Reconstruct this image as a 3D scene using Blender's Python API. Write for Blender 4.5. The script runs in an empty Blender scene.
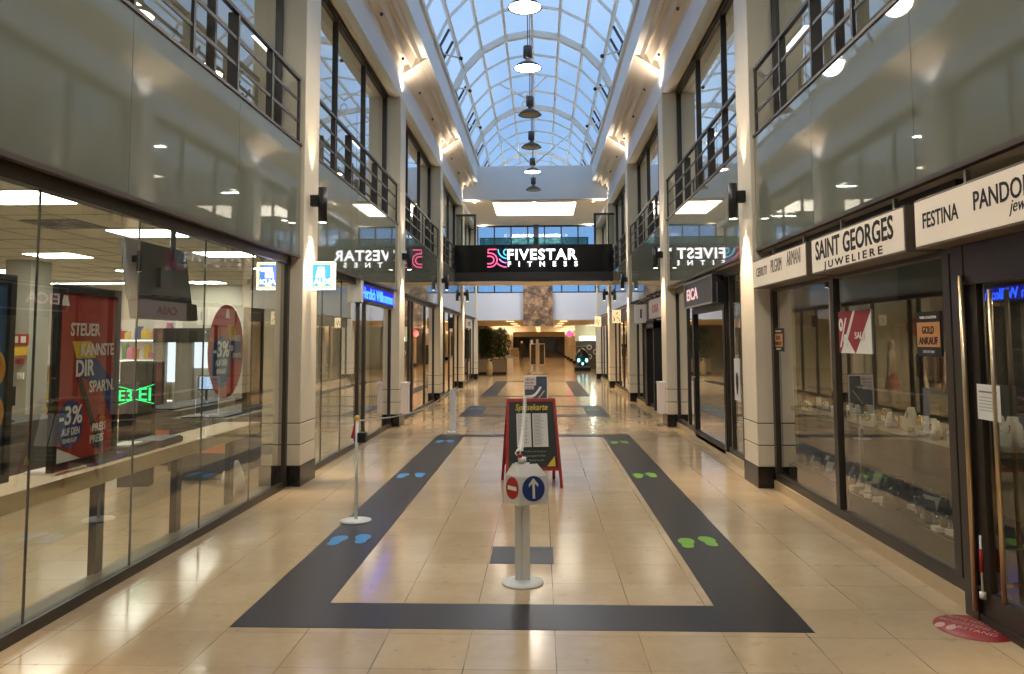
import bpy, math, random
from mathutils import Matrix, Vector
random.seed(7)
C = bpy.context.scene.collection
PI = math.pi
SC = bpy.context.scene

# ------------------------------------------------------------------ materials
def lin(c):
    return tuple(((v/255.0)/12.92 if v/255.0 <= 0.04045 else ((v/255.0+0.055)/1.055)**2.4) for v in c) + (1.0,)

MATS = {}
def mat(name, col, rough=0.5, metal=0.0, emit=None, es=0.0, var=0.0, scale=6.0, bump=0.0, ior=1.5):
    if name in MATS: return MATS[name]
    m = bpy.data.materials.new(name); m.use_nodes = True
    nt = m.node_tree; b = nt.nodes['Principled BSDF']
    b.inputs['Base Color'].default_value = lin(col)
    b.inputs['Roughness'].default_value = rough
    b.inputs['Metallic'].default_value = metal
    b.inputs['IOR'].default_value = ior
    if emit:
        b.inputs['Emission Color'].default_value = lin(emit); b.inputs['Emission Strength'].default_value = es
    if var or bump:
        tc = nt.nodes.new('ShaderNodeTexCoord'); n = nt.nodes.new('ShaderNodeTexNoise')
        n.inputs['Scale'].default_value = scale; n.inputs['Detail'].default_value = 5
        nt.links.new(tc.outputs['Object'], n.inputs['Vector'])
        if var:
            mx = nt.nodes.new('ShaderNodeMix'); mx.data_type = 'RGBA'
            a = lin(col); mx.inputs[6].default_value = tuple(v*(1-var) for v in a[:3])+(1,)
            mx.inputs[7].default_value = tuple(min(1, v*(1+var)) for v in a[:3])+(1,)
            nt.links.new(n.outputs['Fac'], mx.inputs[0]); nt.links.new(mx.outputs[2], b.inputs['Base Color'])
        if bump:
            bp = nt.nodes.new('ShaderNodeBump'); bp.inputs['Strength'].default_value = bump; bp.inputs['Distance'].default_value = 0.01
            nt.links.new(n.outputs['Fac'], bp.inputs['Height']); nt.links.new(bp.outputs['Normal'], b.inputs['Normal'])
    MATS[name] = m; return m

def glass(name, tint, boost=1.8, rough=0.0):
    m = bpy.data.materials.new(name); m.use_nodes = True; nt = m.node_tree; nt.nodes.clear()
    N = nt.nodes.new; L = nt.links.new
    out = N('ShaderNodeOutputMaterial'); mix = N('ShaderNodeMixShader'); tr = N('ShaderNodeBsdfTransparent'); gl = N('ShaderNodeBsdfGlossy')
    fr = N('ShaderNodeFresnel'); fr.inputs['IOR'].default_value = 1.5
    ge = N('ShaderNodeNewGeometry'); inv = N('ShaderNodeMath'); inv.operation = 'SUBTRACT'; inv.inputs[0].default_value = 1.0
    L(ge.outputs['Backfacing'], inv.inputs[1])
    mu = N('ShaderNodeMath'); mu.operation = 'MULTIPLY'; mu.inputs[1].default_value = boost; mu.use_clamp = True
    L(fr.outputs[0], mu.inputs[0]); m2 = N('ShaderNodeMath'); m2.operation = 'MULTIPLY'
    L(mu.outputs[0], m2.inputs[0]); L(inv.outputs[0], m2.inputs[1]); L(m2.outputs[0], mix.inputs[0])
    tr.inputs[0].default_value = tint + (1,); gl.inputs['Roughness'].default_value = rough; gl.inputs[0].default_value = (1, 1, 1, 1)
    L(tr.outputs[0], mix.inputs[1]); L(gl.outputs[0], mix.inputs[2]); L(mix.outputs[0], out.inputs[0])
    return m

def floor_mat():
    m = bpy.data.materials.new('polished_limestone'); m.use_nodes = True; nt = m.node_tree
    N = nt.nodes.new; L = nt.links.new; b = nt.nodes['Principled BSDF']
    tc = N('ShaderNodeTexCoord'); sx = N('ShaderNodeSeparateXYZ'); L(tc.outputs['Object'], sx.inputs[0])
    def M(op, a, bb=None, cl=False):
        n = N('ShaderNodeMath'); n.operation = op; n.use_clamp = cl
        for i, v in enumerate((a, bb)):
            if v is None: continue
            if isinstance(v, (int, float)): n.inputs[i].default_value = v
            else: L(v, n.inputs[i])
        return n.outputs[0]
    def joint(o, off, w):
        u = M('DIVIDE', M('SUBTRACT', o, off), 0.5)
        f = M('ABSOLUTE', M('SUBTRACT', M('FRACT', u), 0.5))
        return M('FLOOR', u), M('GREATER_THAN', f, 0.5 - w)
    ux, jx = joint(sx.outputs[0], 0.25, 0.007); uy, jy = joint(sx.outputs[1], 0.30, 0.006)
    cb = N('ShaderNodeCombineXYZ'); L(ux, cb.inputs[0]); L(uy, cb.inputs[1])
    wn = N('ShaderNodeTexWhiteNoise'); wn.noise_dimensions = '3D'; L(cb.outputs[0], wn.inputs[0])
    n1 = N('ShaderNodeTexNoise'); n1.inputs['Scale'].default_value = 2.2; n1.inputs['Detail'].default_value = 8; L(tc.outputs['Object'], n1.inputs['Vector'])
    n2 = N('ShaderNodeTexNoise'); n2.inputs['Scale'].default_value = 14; n2.inputs['Detail'].default_value = 6; L(tc.outputs['Object'], n2.inputs['Vector'])
    fac = M('ADD', M('MULTIPLY', wn.outputs[0], 0.2), M('ADD', M('MULTIPLY', n1.outputs['Fac'], 0.6), M('MULTIPLY', n2.outputs['Fac'], 0.3)), True)
    r = N('ShaderNodeValToRGB'); r.color_ramp.elements[0].color = lin((176, 149, 113)); r.color_ramp.elements[1].color = lin((206, 182, 145))
    r.color_ramp.elements[0].position = .15; r.color_ramp.elements[1].position = .85
    L(fac, r.inputs[0])
    # stains, only a few
    n3 = N('ShaderNodeTexNoise'); n3.inputs['Scale'].default_value = 8; n3.inputs['Detail'].default_value = 3; L(tc.outputs['Object'], n3.inputs['Vector'])
    st = M('MULTIPLY', M('GREATER_THAN', n3.outputs['Fac'], 0.67), 0.16)
    nj = N('ShaderNodeTexNoise'); nj.inputs['Scale'].default_value = 2.2; L(tc.outputs['Object'], nj.inputs['Vector'])
    jm = M('MULTIPLY', M('ADD', M('MULTIPLY', jx, 0.75), M('MULTIPLY', jy, 0.55), True), M('SUBTRACT', M('MULTIPLY', nj.outputs['Fac'], 3.2), 0.95, True), True)
    tot = M('ADD', jm, st, True)
    mx = N('ShaderNodeMix'); mx.data_type = 'RGBA'; mx.inputs[7].default_value = lin((92, 74, 52))
    L(tot, mx.inputs[0]); L(r.outputs[0], mx.inputs[6]); L(mx.outputs[2], b.inputs['Base Color'])
    rr = M('ADD', M('MULTIPLY', n1.outputs['Fac'], 0.16), 0.06); L(rr, b.inputs['Roughness'])
    bp = N('ShaderNodeBump'); bp.inputs['Strength'].default_value = 0.06; bp.inputs['Distance'].default_value = 0.01
    L(n2.outputs['Fac'], bp.inputs['Height']); L(bp.outputs[0], b.inputs['Normal'])
    b.inputs['IOR'].default_value = 1.55
    return m

M_FLOOR = floor_mat()
M_SLATE = mat('dark_slate', (31, 31, 35), 0.34, var=0.15, scale=9)
M_COL = mat('cream_stone', (224, 212, 190), 0.45, var=0.05, scale=5)
M_PLINTH = mat('black_granite', (24, 24, 22), 0.2, var=0.2, scale=40)
M_FRAME = mat('dark_bronze_frame', (68, 61, 54), 0.35, metal=0.3)
M_BLACK = mat('black_metal', (22, 22, 23), 0.4)
M_RAIL = mat('anthracite_rail', (66, 62, 60), 0.45, metal=0.2)
M_FASCIA = mat('green_grey_glass', (118, 122, 110), 0.02, ior=2.0)
M_BROWN = mat('brown_edge', (74, 62, 54), 0.4)
M_WHITE = mat('white_plaster', (236, 237, 240), 0.8, var=0.02, scale=3)
M_BEIGE = mat('beige_plaster', (236, 225, 210), 0.8, var=0.02, scale=3)
M_CREAM = mat('cream_wall', (205, 200, 184), 0.8, var=0.03, scale=2)
M_GREYWALL = mat('grey_wall', (120, 117, 110), 0.8, var=0.04, scale=2)
M_TAUPE = mat('taupe_wall', (120, 108, 92), 0.7, var=0.08, scale=2)
M_DARKWALL = mat('dark_wall', (60, 55, 48), 0.7, var=0.08, scale=2)
M_STEEL = mat('brushed_steel', (190, 188, 182), 0.3, metal=0.9)
M_BRASS = mat('champagne_metal', (205, 180, 140), 0.28, metal=0.9)
M_ALU = mat('white_lacquer', (232, 230, 224), 0.35)
M_RIB = mat('skylight_frame', (232, 226, 216), 0.5)
M_LAMPGREY = mat('lamp_grey', (84, 82, 84), 0.4, metal=0.2)
M_SHADE = mat('lamp_shade_inside', (180, 176, 160), 0.5)
M_GLASS = glass('clear_glass', (0.90, 0.92, 0.89), 2.2)
M_UPGLASS = glass('upper_window_glass', (0.72, 0.75, 0.72), 2.2)
M_SKYGLASS = glass('skylight_glass', (0.93, 0.96, 0.97), 1.2)
M_GREENGLASS = glass('green_balustrade_glass', (0.30, 0.48, 0.42), 2.2)
M_WOOD = mat('pale_wood', (196, 170, 128), 0.45, var=0.12, scale=18)
M_PAPER = mat('white_paper', (236, 233, 226), 0.7)
M_RED = mat('sign_red', (176, 34, 32), 0.5)
M_BLUE = mat('sign_blue', (30, 62, 130), 0.5)
M_INK = mat('black_ink', (26, 24, 24), 0.6)
M_WHITEINK = mat('white_ink', (240, 238, 232), 0.6)
M_YELLOW = mat('yellow_ink', (232, 190, 60), 0.5)
def emis(name, col, s): return mat(name, (20, 20, 20), 0.6, emit=col, es=s)
E_PANEL = emis('led_panel_glow', (255, 250, 238), 9.0)
E_WARM = emis('warm_glow', (255, 214, 150), 8.0)
E_LAMP = emis('lamp_glow', (255, 240, 215), 14.0)
E_WHITE = emis('white_letter_glow', (255, 255, 255), 2.6)
E_PINK = emis('pink_neon', (255, 90, 140), 1.7)
E_LILAC = emis('lilac_neon', (190, 130, 230), 1.6)
E_CYAN = emis('cyan_neon', (80, 190, 235), 1.7)
E_BLUELED = emis('blue_led', (40, 90, 255), 6.0)

# ------------------------------------------------------------------ mesh builder
class MB:
    def __init__(s): s.v = []; s.f = []; s.m = []; s.sm = []
    def add(s, vs, fs, mi=0, smooth=False):
        o = len(s.v); s.v += [tuple(v) for v in vs]
        for f in fs: s.f.append(tuple(i+o for i in f)); s.m.append(mi); s.sm.append(smooth)
        return s
    def box(s, x0, x1, y0, y1, z0, z1, mi=0):
        if x0 > x1: x0, x1 = x1, x0
        if y0 > y1: y0, y1 = y1, y0
        if z0 > z1: z0, z1 = z1, z0
        v = [(x0,y0,z0),(x1,y0,z0),(x1,y1,z0),(x0,y1,z0),(x0,y0,z1),(x1,y0,z1),(x1,y1,z1),(x0,y1,z1)]
        return s.add(v, [(0,3,2,1),(4,5,6,7),(0,1,5,4),(1,2,6,5),(2,3,7,6),(3,0,4,7)], mi)
    def prism(s, pts, y0, y1, mi=0):          # outline in x,z (counter-clockwise seen from -y), extruded in y
        a = sum(pts[i][0]*pts[(i+1) % len(pts)][1]-pts[(i+1) % len(pts)][0]*pts[i][1] for i in range(len(pts)))
        if a < 0: pts = pts[::-1]
        if y0 > y1: y0, y1 = y1, y0
        n = len(pts); v = [(x, y0, z) for x, z in pts]+[(x, y1, z) for x, z in pts]
        f = [tuple(range(n)), tuple(range(2*n-1, n-1, -1))]+[(i, n+i, n+(i+1) % n, (i+1) % n) for i in range(n)]
        return s.add(v, f, mi)
    def slab(s, pts, z0, z1, mi=0):           # outline in x,y
        a = sum(pts[i][0]*pts[(i+1) % len(pts)][1]-pts[(i+1) % len(pts)][0]*pts[i][1] for i in range(len(pts)))
        if a < 0: pts = pts[::-1]
        n = len(pts); v = [(x, y, z0) for x, y in pts]+[(x, y, z1) for x, y in pts]
        f = [tuple(range(n-1, -1, -1)), tuple(range(n, 2*n))]+[(i, (i+1) % n, n+(i+1) % n, n+i) for i in range(n)]
        return s.add(v, f, mi)
    def tube(s, path, r, n=8, mi=0, closed=False):
        P = [Vector(p) for p in path]; k = len(P); rr = r if isinstance(r, (list, tuple)) else [r]*k
        vs = []; prev = None
        for i, p in enumerate(P):
            if closed: d = P[(i+1) % k]-P[i-1]
            else: d = P[min(i+1, k-1)]-P[max(i-1, 0)]
            d = d.normalized() if d.length > 1e-9 else Vector((0, 0, 1))
            a = prev if prev is not None else (Vector((0, 0, 1)) if abs(d.z) < .9 else Vector((1, 0, 0)))
            u = (a-d*a.dot(d)).normalized(); w = d.cross(u); prev = u
            for j in range(n):
                t = 2*PI*j/n; vs.append(p+(u*math.cos(t)+w*math.sin(t))*rr[i])
        fs = []
        for i in range(k if closed else k-1):
            a = i*n; b = ((i+1) % k)*n
            for j in range(n): fs.append((a+j, a+(j+1) % n, b+(j+1) % n, b+j))
        if not closed: fs += [tuple(range(n-1, -1, -1)), tuple((k-1)*n+j for j in range(n))]
        return s.add(vs, fs, mi, True)
    def bar(s, p, q, wx, wz, mi=0, up=(0, 0, 1)):   # rectangular bar between two points
        p = Vector(p); q = Vector(q); d = (q-p).normalized(); up = Vector(up)
        u = d.cross(up); u = u.normalized() if u.length > 1e-6 else Vector((1, 0, 0)); w = u.cross(d)
        vs = [e+u*a*wx/2+w*b*wz/2 for e in (p, q) for a, b in ((-1, -1), (1, -1), (1, 1), (-1, 1))]
        return s.add(vs, [(0,1,2,3),(7,6,5,4),(0,4,5,1),(1,5,6,2),(2,6,7,3),(3,7,4,0)], mi)
    def lathe(s, prof, n=24, c=(0, 0), mi=0, sy=1.0, cap=True):
        vs = []; k = len(prof)
        for r, z in prof:
            for j in range(n):
                t = 2*PI*j/n; vs.append((c[0]+r*math.cos(t), c[1]+r*math.sin(t)*sy, z))
        fs = [(i*n+j, i*n+(j+1) % n, (i+1)*n+(j+1) % n, (i+1)*n+j) for i in range(k-1) for j in range(n)]
        if cap and prof[0][0] > 1e-5: fs.append(tuple(range(n-1, -1, -1)))
        if cap and prof[-1][0] > 1e-5: fs.append(tuple((k-1)*n+j for j in range(n)))
        return s.add(vs, fs, mi, True)
    def ball(s, c, r, n=14, k=9, mi=0, sc=(1, 1, 1)):
        vs = []
        for i in range(k+1):
            a = -PI/2+PI*i/k
            for j in range(n):
                t = 2*PI*j/n; vs.append((c[0]+r*sc[0]*math.cos(a)*math.cos(t), c[1]+r*sc[1]*math.cos(a)*math.sin(t), c[2]+r*sc[2]*math.sin(a)))
        return s.add(vs, [(i*n+j, i*n+(j+1) % n, (i+1)*n+(j+1) % n, (i+1)*n+j) for i in range(k) for j in range(n)], mi, True)
    def disc(s, cx, cz, rx, rz, y0, y1, n=32, mi=0):
        return s.prism([(cx+rx*math.cos(2*PI*i/n), cz+rz*math.sin(2*PI*i/n)) for i in range(n)], y0, y1, mi)
    def build(s, name, mats, parent=None, bevel=0.0):
        me = bpy.data.meshes.new(name); me.from_pydata(s.v, [], s.f)
        for m in (mats if isinstance(mats, (list, tuple)) else [mats]): me.materials.append(m)
        me.polygons.foreach_set('material_index', s.m); me.polygons.foreach_set('use_smooth', s.sm)
        me.update(); me.validate()
        if any(s.sm) and not all(s.sm):
            pass
        o = bpy.data.objects.new(name, me); C.objects.link(o)
        if parent: o.parent = parent
        if bevel:
            b = o.modifiers.new('bevel', 'BEVEL'); b.width = bevel; b.segments = 2; b.limit_method = 'ANGLE'
        return o

def tag(o, label, cat, group=None):
    o['label'] = label; o['category'] = cat
    if group: o['group'] = group
    return o
def thing(name, label, cat, loc=(0, 0, 0), rotz=0.0, group=None):
    o = bpy.data.objects.new(name, None); C.objects.link(o); o.empty_display_size = 0.1
    o.location = loc; o.rotation_euler = (0, 0, rotz); return tag(o, label, cat, group)
def struct(o): o['kind'] = 'structure'; return o
def S(name, loc=(0, 0, 0), rotz=0.0):
    o = bpy.data.objects.new(name, None); C.objects.link(o); o.location = loc; o.rotation_euler = (0, 0, rotz)
    return struct(o)
def dup(root, loc=None, rotz=None, label=None, group=None):
    r = root.copy(); C.objects.link(r)
    if loc is not None: r.location = loc
    if rotz is not None: r.rotation_euler = (0, 0, rotz)
    if label: r['label'] = label
    if group: r['group'] = group
    for ch in list(root.children):
        c = ch.copy(); C.objects.link(c); c.parent = r
        for g in ch.children:
            d = g.copy(); C.objects.link(d); d.parent = c
    return r

def lettering(name, rows, m, parent, y, depth=0.004):
    """rows: (text, x_left, z_base, width, cap height, boldness[, slant]); letters face -y"""
    outs = []
    for row in rows:
        mb = MB()
        txt, x, z, w, h, bold = row[:6]; sl = row[6] if len(row) > 6 else 0.0
        cu = bpy.data.curves.new('lettering', 'FONT'); cu.body = txt; cu.size = 1.0; cu.offset = bold; cu.extrude = 0.5
        cu.resolution_u = 3; cu.shear = sl
        if len(row) > 7: cu.space_character = row[7]
        o = bpy.data.objects.new('lettering', cu); C.objects.link(o)
        dg = bpy.context.evaluated_depsgraph_get(); me = bpy.data.meshes.new_from_object(o.evaluated_get(dg))
        vs = [v.co.copy() for v in me.vertices]; fs = [tuple(p.vertices) for p in me.polygons]
        C.objects.unlink(o); bpy.data.objects.remove(o); bpy.data.meshes.remove(me)
        if not vs: continue
        x0 = min(v.x for v in vs); x1 = max(v.x for v in vs)
        kx = w/(x1-x0); kz = h/0.70
        mb.add([(x+(v.x-x0)*kx, y-depth*(v.z+.5), z+v.y*kz) for v in vs], fs)
        outs.append(mb.build(name, m, parent))
    return outs

def light(name, kind, loc, energy, col, parent=None, size=0.1, aim=None, spot=1.2, blend=0.6, sy=None):
    l = bpy.data.lights.new(name, kind); l.energy = energy; l.color = col
    if kind == 'AREA':
        l.size = size
        if sy: l.shape = 'RECTANGLE'; l.size_y = sy
    else: l.shadow_soft_size = size
    if kind == 'SPOT': l.spot_size = spot; l.spot_blend = blend
    o = bpy.data.objects.new(name, l); C.objects.link(o); o.location = loc
    if aim: o.rotation_euler = Vector(aim).to_track_quat('-Z', 'Y').to_euler()
    if parent: o.parent = parent
    return o

WARM = (1.0, 0.78, 0.54); NEUT = (1.0, 0.88, 0.72); COOL = (1.0, 0.96, 0.88)
# ------------------------------------------------------------------ layout
CY = [2.87, 9.5, 16.13, 22.76, 29.39, 36.02]      # column fronts
CD = 0.62
XC, XP, XF = 2.752, 2.76, 2.80                       # column face, plinth face, fascia plane
XG = {-1: 2.93, 1: 2.98}                            # shop glass
Y_BACK = -3.8
bays = [(Y_BACK, 2.87)] + [(CY[i]+CD, CY[i+1]) for i in range(5)]   # bays[1]: beside the camera

# floor
mb = MB(); mb.box(-14, 14, Y_BACK-.3, 92, -0.2, 0); struct(mb.build('floor', M_FLOOR))
def band(n, x0, x1, y0, y1, wf, wb):
    m = MB(); m.box(x0, x1, y0, y0+wf, 0, .002); m.box(x0, x1, y1-wb, y1, 0, .002)
    m.box(x0, x0+.5, y0+wf, y1-wb, 0, .002); m.box(x1-.5, x1, y0+wf, y1-wb, 0, .002)
    struct(m.build('trim_%d' % n, M_SLATE))
band(1, -1.75, 1.81, 4.88, 14.83, .46, .38)
band(2, -1.75, 1.77, 18.25, 21.37, .46, .42)
band(3, -1.75, 1.75, 24.82, 34.3, .40, .42)
mb = MB(); mb.box(-.24, .27, 6.29, 6.80, 0, .002); struct(mb.build('trim_4', M_SLATE))

# kerb under the jeweller side shops
mb = MB(); mb.box(2.93, 3.2, 5.26, 36, 0, .1); struct(mb.build('trim_5', mat('kerb_stone', (190, 168, 132), .35, var=.06)))

# outer walls, slabs, ceilings
mb = MB(); mb.box(-9, 9, Y_BACK-.3, Y_BACK, 0, 8.4); struct(mb.build('wall_back', M_CREAM))
for s, nm in ((-1, 'left'), (1, 'right')):
    m = MB(); xo = 12.0 if s < 0 else 7.0
    m.box(s*xo, s*(xo+.2), Y_BACK, 36.2, 0, 3.2); struct(m.build('wall_%s' % nm, M_CREAM if s < 0 else M_TAUPE))
    m = MB(); m.box(s*7.0, s*7.2, Y_BACK, 36.2, 4.15, 7.0); struct(m.build('wall_upper_%s' % nm, M_GREYWALL))
    # floor slab of the upper storey, its underside is the shop ceiling
    m = MB(); m.box(s*2.84, s*(xo+.2), Y_BACK, 36.2, 3.02 if s < 0 else 2.82, 4.16); struct(m.build('ceiling_shops_%s' % nm, mat('shop_ceiling', (226, 222, 208), .8)))
    m = MB(); m.box(s*3.0, s*7.2, Y_BACK, 36.2, 6.95, 7.1); m.box(s*XP, s*3.05, Y_BACK, 36.2, 6.95, 7.1)
    struct(m.build('ceiling_upper_%s' % nm, M_BEIGE))
    m = MB(); m.box(s*(XP-.005), s*2.9, Y_BACK, 36.2, 6.93, 7.45); struct(m.build('trim_%d' % (6 if s < 0 else 7), M_WHITE))
    # coffer ceiling between the beam and the skylight cheek: each bay starts as a smooth slope and ends in three deep grooves
    m = MB(); ends = [Y_BACK]+[y+.1 for y in CY[:5]]
    fl = [(2.76, 7.44), (2.70, 7.478), (2.58, 7.556), (2.56, 7.569), (2.45, 7.641), (2.39, 7.68), (2.375, 7.69), (2.27, 7.758), (2.20, 7.80), (2.18, 7.81)]
    dp = [0, .17, .15, 0, .17, .15, 0, .16, .14, 0]
    for ya, yb in zip(ends[:-1], ends[1:]):
        k = len(fl); A = [(s*x, ya, z) for x, z in fl]; B = [(s*x, yb, z+d_) for (x, z), d_ in zip(fl, dp)]
        T = [(s*x, yb, z) for x, z in fl]; top = [(s*2.76, ya, 8.1), (s*2.18, ya, 8.1), (s*2.76, yb, 8.1), (s*2.18, yb, 8.1)]
        m.add(A+B, [(i, i+1, k+i+1, k+i) for i in range(k-1)])
        m.add(B+T, [(i, i+1, k+i+1, k+i) for i in range(k-1)]); m.add(top, [(0, 1, 3, 2)])
        m.add([(s*2.76, ya, 7.44), (s*2.76, yb, 7.44), (s*2.76, yb, 8.1), (s*2.76, ya, 8.1)], [(0, 1, 2, 3)])
    struct(m.build('ceiling_coffer_%s' % nm, M_BEIGE))
    m = MB(); m.box(s*2.18, s*2.32, Y_BACK, 29.4, 7.80, 8.5); struct(m.build('wall_cheek_%s' % nm, M_WHITE))

mb = MB(); mb.box(-2.9, 2.9, 29.38, 29.6, 7.13, 8.42); struct(mb.build('wall_skylight_end', M_WHITE))
mb = MB(); mb.box(-2.18, 2.18, Y_BACK-.2, Y_BACK, 7.8, 10.3); struct(mb.build('wall_skylight_back', M_WHITE))
# beige ceiling beyond the skylight with a light well
mb = MB(); a, b, c, d = -1.66, 1.60, 30.05, 33.2
mb.box(-3.1, a, 29.5, 36.2, 7.13, 7.7); mb.box(b, 3.1, 29.5, 36.2, 7.13, 7.7); mb.box(a, b, 29.5, c, 7.13, 7.7); mb.box(a, b, d, 36.2, 7.13, 7.7)
mb.box(a, b, c, d, 7.66, 7.75); struct(mb.build('ceiling_upper_hall', M_BEIGE))
t = thing('ceiling_light_well', 'large glowing rectangular light recess in the beige ceiling behind the skylight', 'ceiling light', (0, 31.6, 7.2))
m = MB(); m.box(a+.005, b-.005, d-31.6-.03, d-31.6-.005, -.04, .42); m.box(a+.005, a+.03, c-31.6+.02, d-31.6-.03, -.04, .42); m.box(b-.03, b-.005, c-31.6+.02, d-31.6-.03, -.04, .42)
m.build('light_panel', emis('well_glow', (255, 244, 220), 6.0), t)
m = MB(); m.ball((0, 0, .3), .12); m.tube([(0, 0, .3), (0, 0, .47)], .015); m.build('lamp', E_LAMP, t)
light('end_wall_fill', 'AREA', (0, 31.6, 7.4), 420, (.86, .92, 1.0), None, 2.6, (0, .45, -1), sy=2.0)  # cool fill added at the recess to brighten the end wall

# end wall with opening into the low passage, and the upper windows above
mb = MB(); mb.box(-9.2, 9.2, 36.05, 36.3, 2.72, 3.97); struct(mb.build('wall_end', mat('end_wall_plaster', (206, 210, 222), .8)))  # bluish tint of falling daylight put into the plaster colour
w = S('window_1', (0, 36.15, 3.97))
m = MB(); m.box(-2.95, 2.95, -.05, .05, 0, .06); m.box(-2.95, 2.95, -.05, .05, 3.09, 3.16)
for i in range(8): x = -2.73+.78*i; m.box(x-.03, x+.03, -.05, .05, 0, 3.16)
m.box(-.12, .12, -.2, .06, 0, 3.16); m.box(-2.95, 2.95, -.04, .04, 1.4, 1.45)
m.build('window_frame', mat('dark_window_frame', (30, 36, 44), .5), w)
m = MB(); m.box(-2.9, 2.9, -.005, .005, .05, 3.1); m.build('pane', glass('end_window_glass', (.62, .76, .86), 1.2), w)

# skylight vault
HW, Z0, RISE = 2.16, 8.5, 1.55
RAD = (HW*HW+RISE*RISE)/(2*RISE); ZC = Z0+RISE-RAD; AM = math.asin(HW/RAD)
angs = [-AM, -math.radians(55.5), -math.radians(37), -math.radians(18.5), 0, math.radians(18.5), math.radians(37), math.radians(55.5), AM]
sk = S('window_2', (0, 0, 0))
def vp(a, r=0): return ((RAD+r)*math.sin(a), ZC+(RAD+r)*math.cos(a))
YS0, YS1 = Y_BACK, 40.2
m = MB(); main = [0.6+6.6*k for k in range(6)]; thin = [y for y in [0.6+1.65*k for k in range(-2, 25)] if min(abs(y-q) for q in main) > .5 and y < YS1]
for y in main+thin:
    wd, dp, off = ((.15, .16, -.07) if y in main else (.04, .06, -.02))
    for i in range(8):
        p, q = vp(angs[i], off), vp(angs[i+1], off)
        m.bar((p[0], y, p[1]), (q[0], y, q[1]), wd, dp, up=(p[0]+q[0], 0, p[1]+q[1]-2*ZC))
for a_ in angs: p = vp(a_, -.02); m.bar((p[0], YS0, p[1]), (p[0], YS1, p[1]), .06, .08, up=(math.sin(a_), 0, math.cos(a_)))
m.build('window_frame', M_RIB, sk)
m = MB()
for s in (-1, 1):
    for k in range(25):
        y = -2.3+1.65*k
        if k % 2 == 0: 
            x0, z0 = vp(s*AM, -.05); x1, z1 = vp(s*math.radians(58), -.05)
            m.bar((x0, y, z0+.05), (x1, y, z1), .05, .05); m.bar((x0, y+.75, z0+.05), (x1, y+.75, z1), .05, .05); m.bar((x0, y, z0+.08), (x0, y+.75, z0+.08), .05, .06)
m.build('vent_sash', mat('dark_sash', (70, 68, 70), .5), sk)
m = MB()
for i in range(8):
    p, q = vp(angs[i]), vp(angs[i+1]); p2, q2 = vp(angs[i], .012), vp(angs[i+1], .012)
    vs = [(p[0], YS0, p[1]), (q[0], YS0, q[1]), (q[0], YS1, q[1]), (p[0], YS1, p[1]), (p2[0], YS0, p2[1]), (q2[0], YS0, q2[1]), (q2[0], YS1, q2[1]), (p2[0], YS1, p2[1])]
    m.add(vs, [(0, 1, 2, 3)[::-1] if False else (0, 3, 2, 1)[::-1], (4, 5, 6, 7)])
m.build('pane', M_SKYGLASS, sk)

# ------------------------------------------------------------------ columns
COLLAB = {(-1, 0): 'cream square column beside the supermarket window, closest to the camera', (1, 0): 'cream square column beside the jeweller door, closest to the camera',
 (-1, 1): 'cream column between the red-postered supermarket window and the supermarket entrance', (1, 1): 'cream column between the jeweller windows and the shop with a dark hanging sign',
 (-1, 2): 'cream column between the supermarket entrance and the lit clothing shop', (1, 2): 'cream column between the dark-signed shop and the shop with a red logo',
 (-1, 3): 'slender-looking cream column between clothing shop and the shop with black box sign', (1, 3): 'cream column beside the pale green shop panels',
 (-1, 4): 'cream column under the supermarket end of the black bridge', (1, 4): 'cream column under the jeweller end of the black bridge',
 (-1, 5): 'cream column at the end wall beside the planter', (1, 5): 'cream column at the end wall beside the ride helicopter'}
proto = None
for s in (-1, 1):
    for i, y in enumerate(CY):
        rz = PI/2 if s < 0 else -PI/2
        # local: x along the corridor, front -y faces the corridor
        if (s, 'p') not in MATS:
            t = thing('column', '', 'column', (s*XC, y+CD/2, 0), rz)
            p = MB(); p.box(-CD/2-.01, CD/2+.01, -.008, .5, 0, .25); p.build('plinth', M_PLINTH, t, .006)
            p = MB(); p.box(-CD/2, CD/2, 0, .48, .25, .496); p.box(-CD/2, CD/2, 0, .48, .506, .756); p.box(-CD/2, CD/2, 0, .48, .766, 6.94); p.build('shaft', M_COL, t, .008)
            p = MB(); p.box(-CD/2+.006, CD/2-.006, .006, .47, .48, .78); p.build('joint', mat('dark_joint', (84, 72, 56), .7), t); MATS[(s, 'p')] = t
        else: t = dup(MATS[(s, 'p')], (s*XC, y+CD/2, 0), rz)
        t['label'] = COLLAB[(s, i)]; t['group'] = 'square columns along the arcade'
for k in list(MATS):
    if isinstance(k, tuple): MATS.pop(k)

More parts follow.
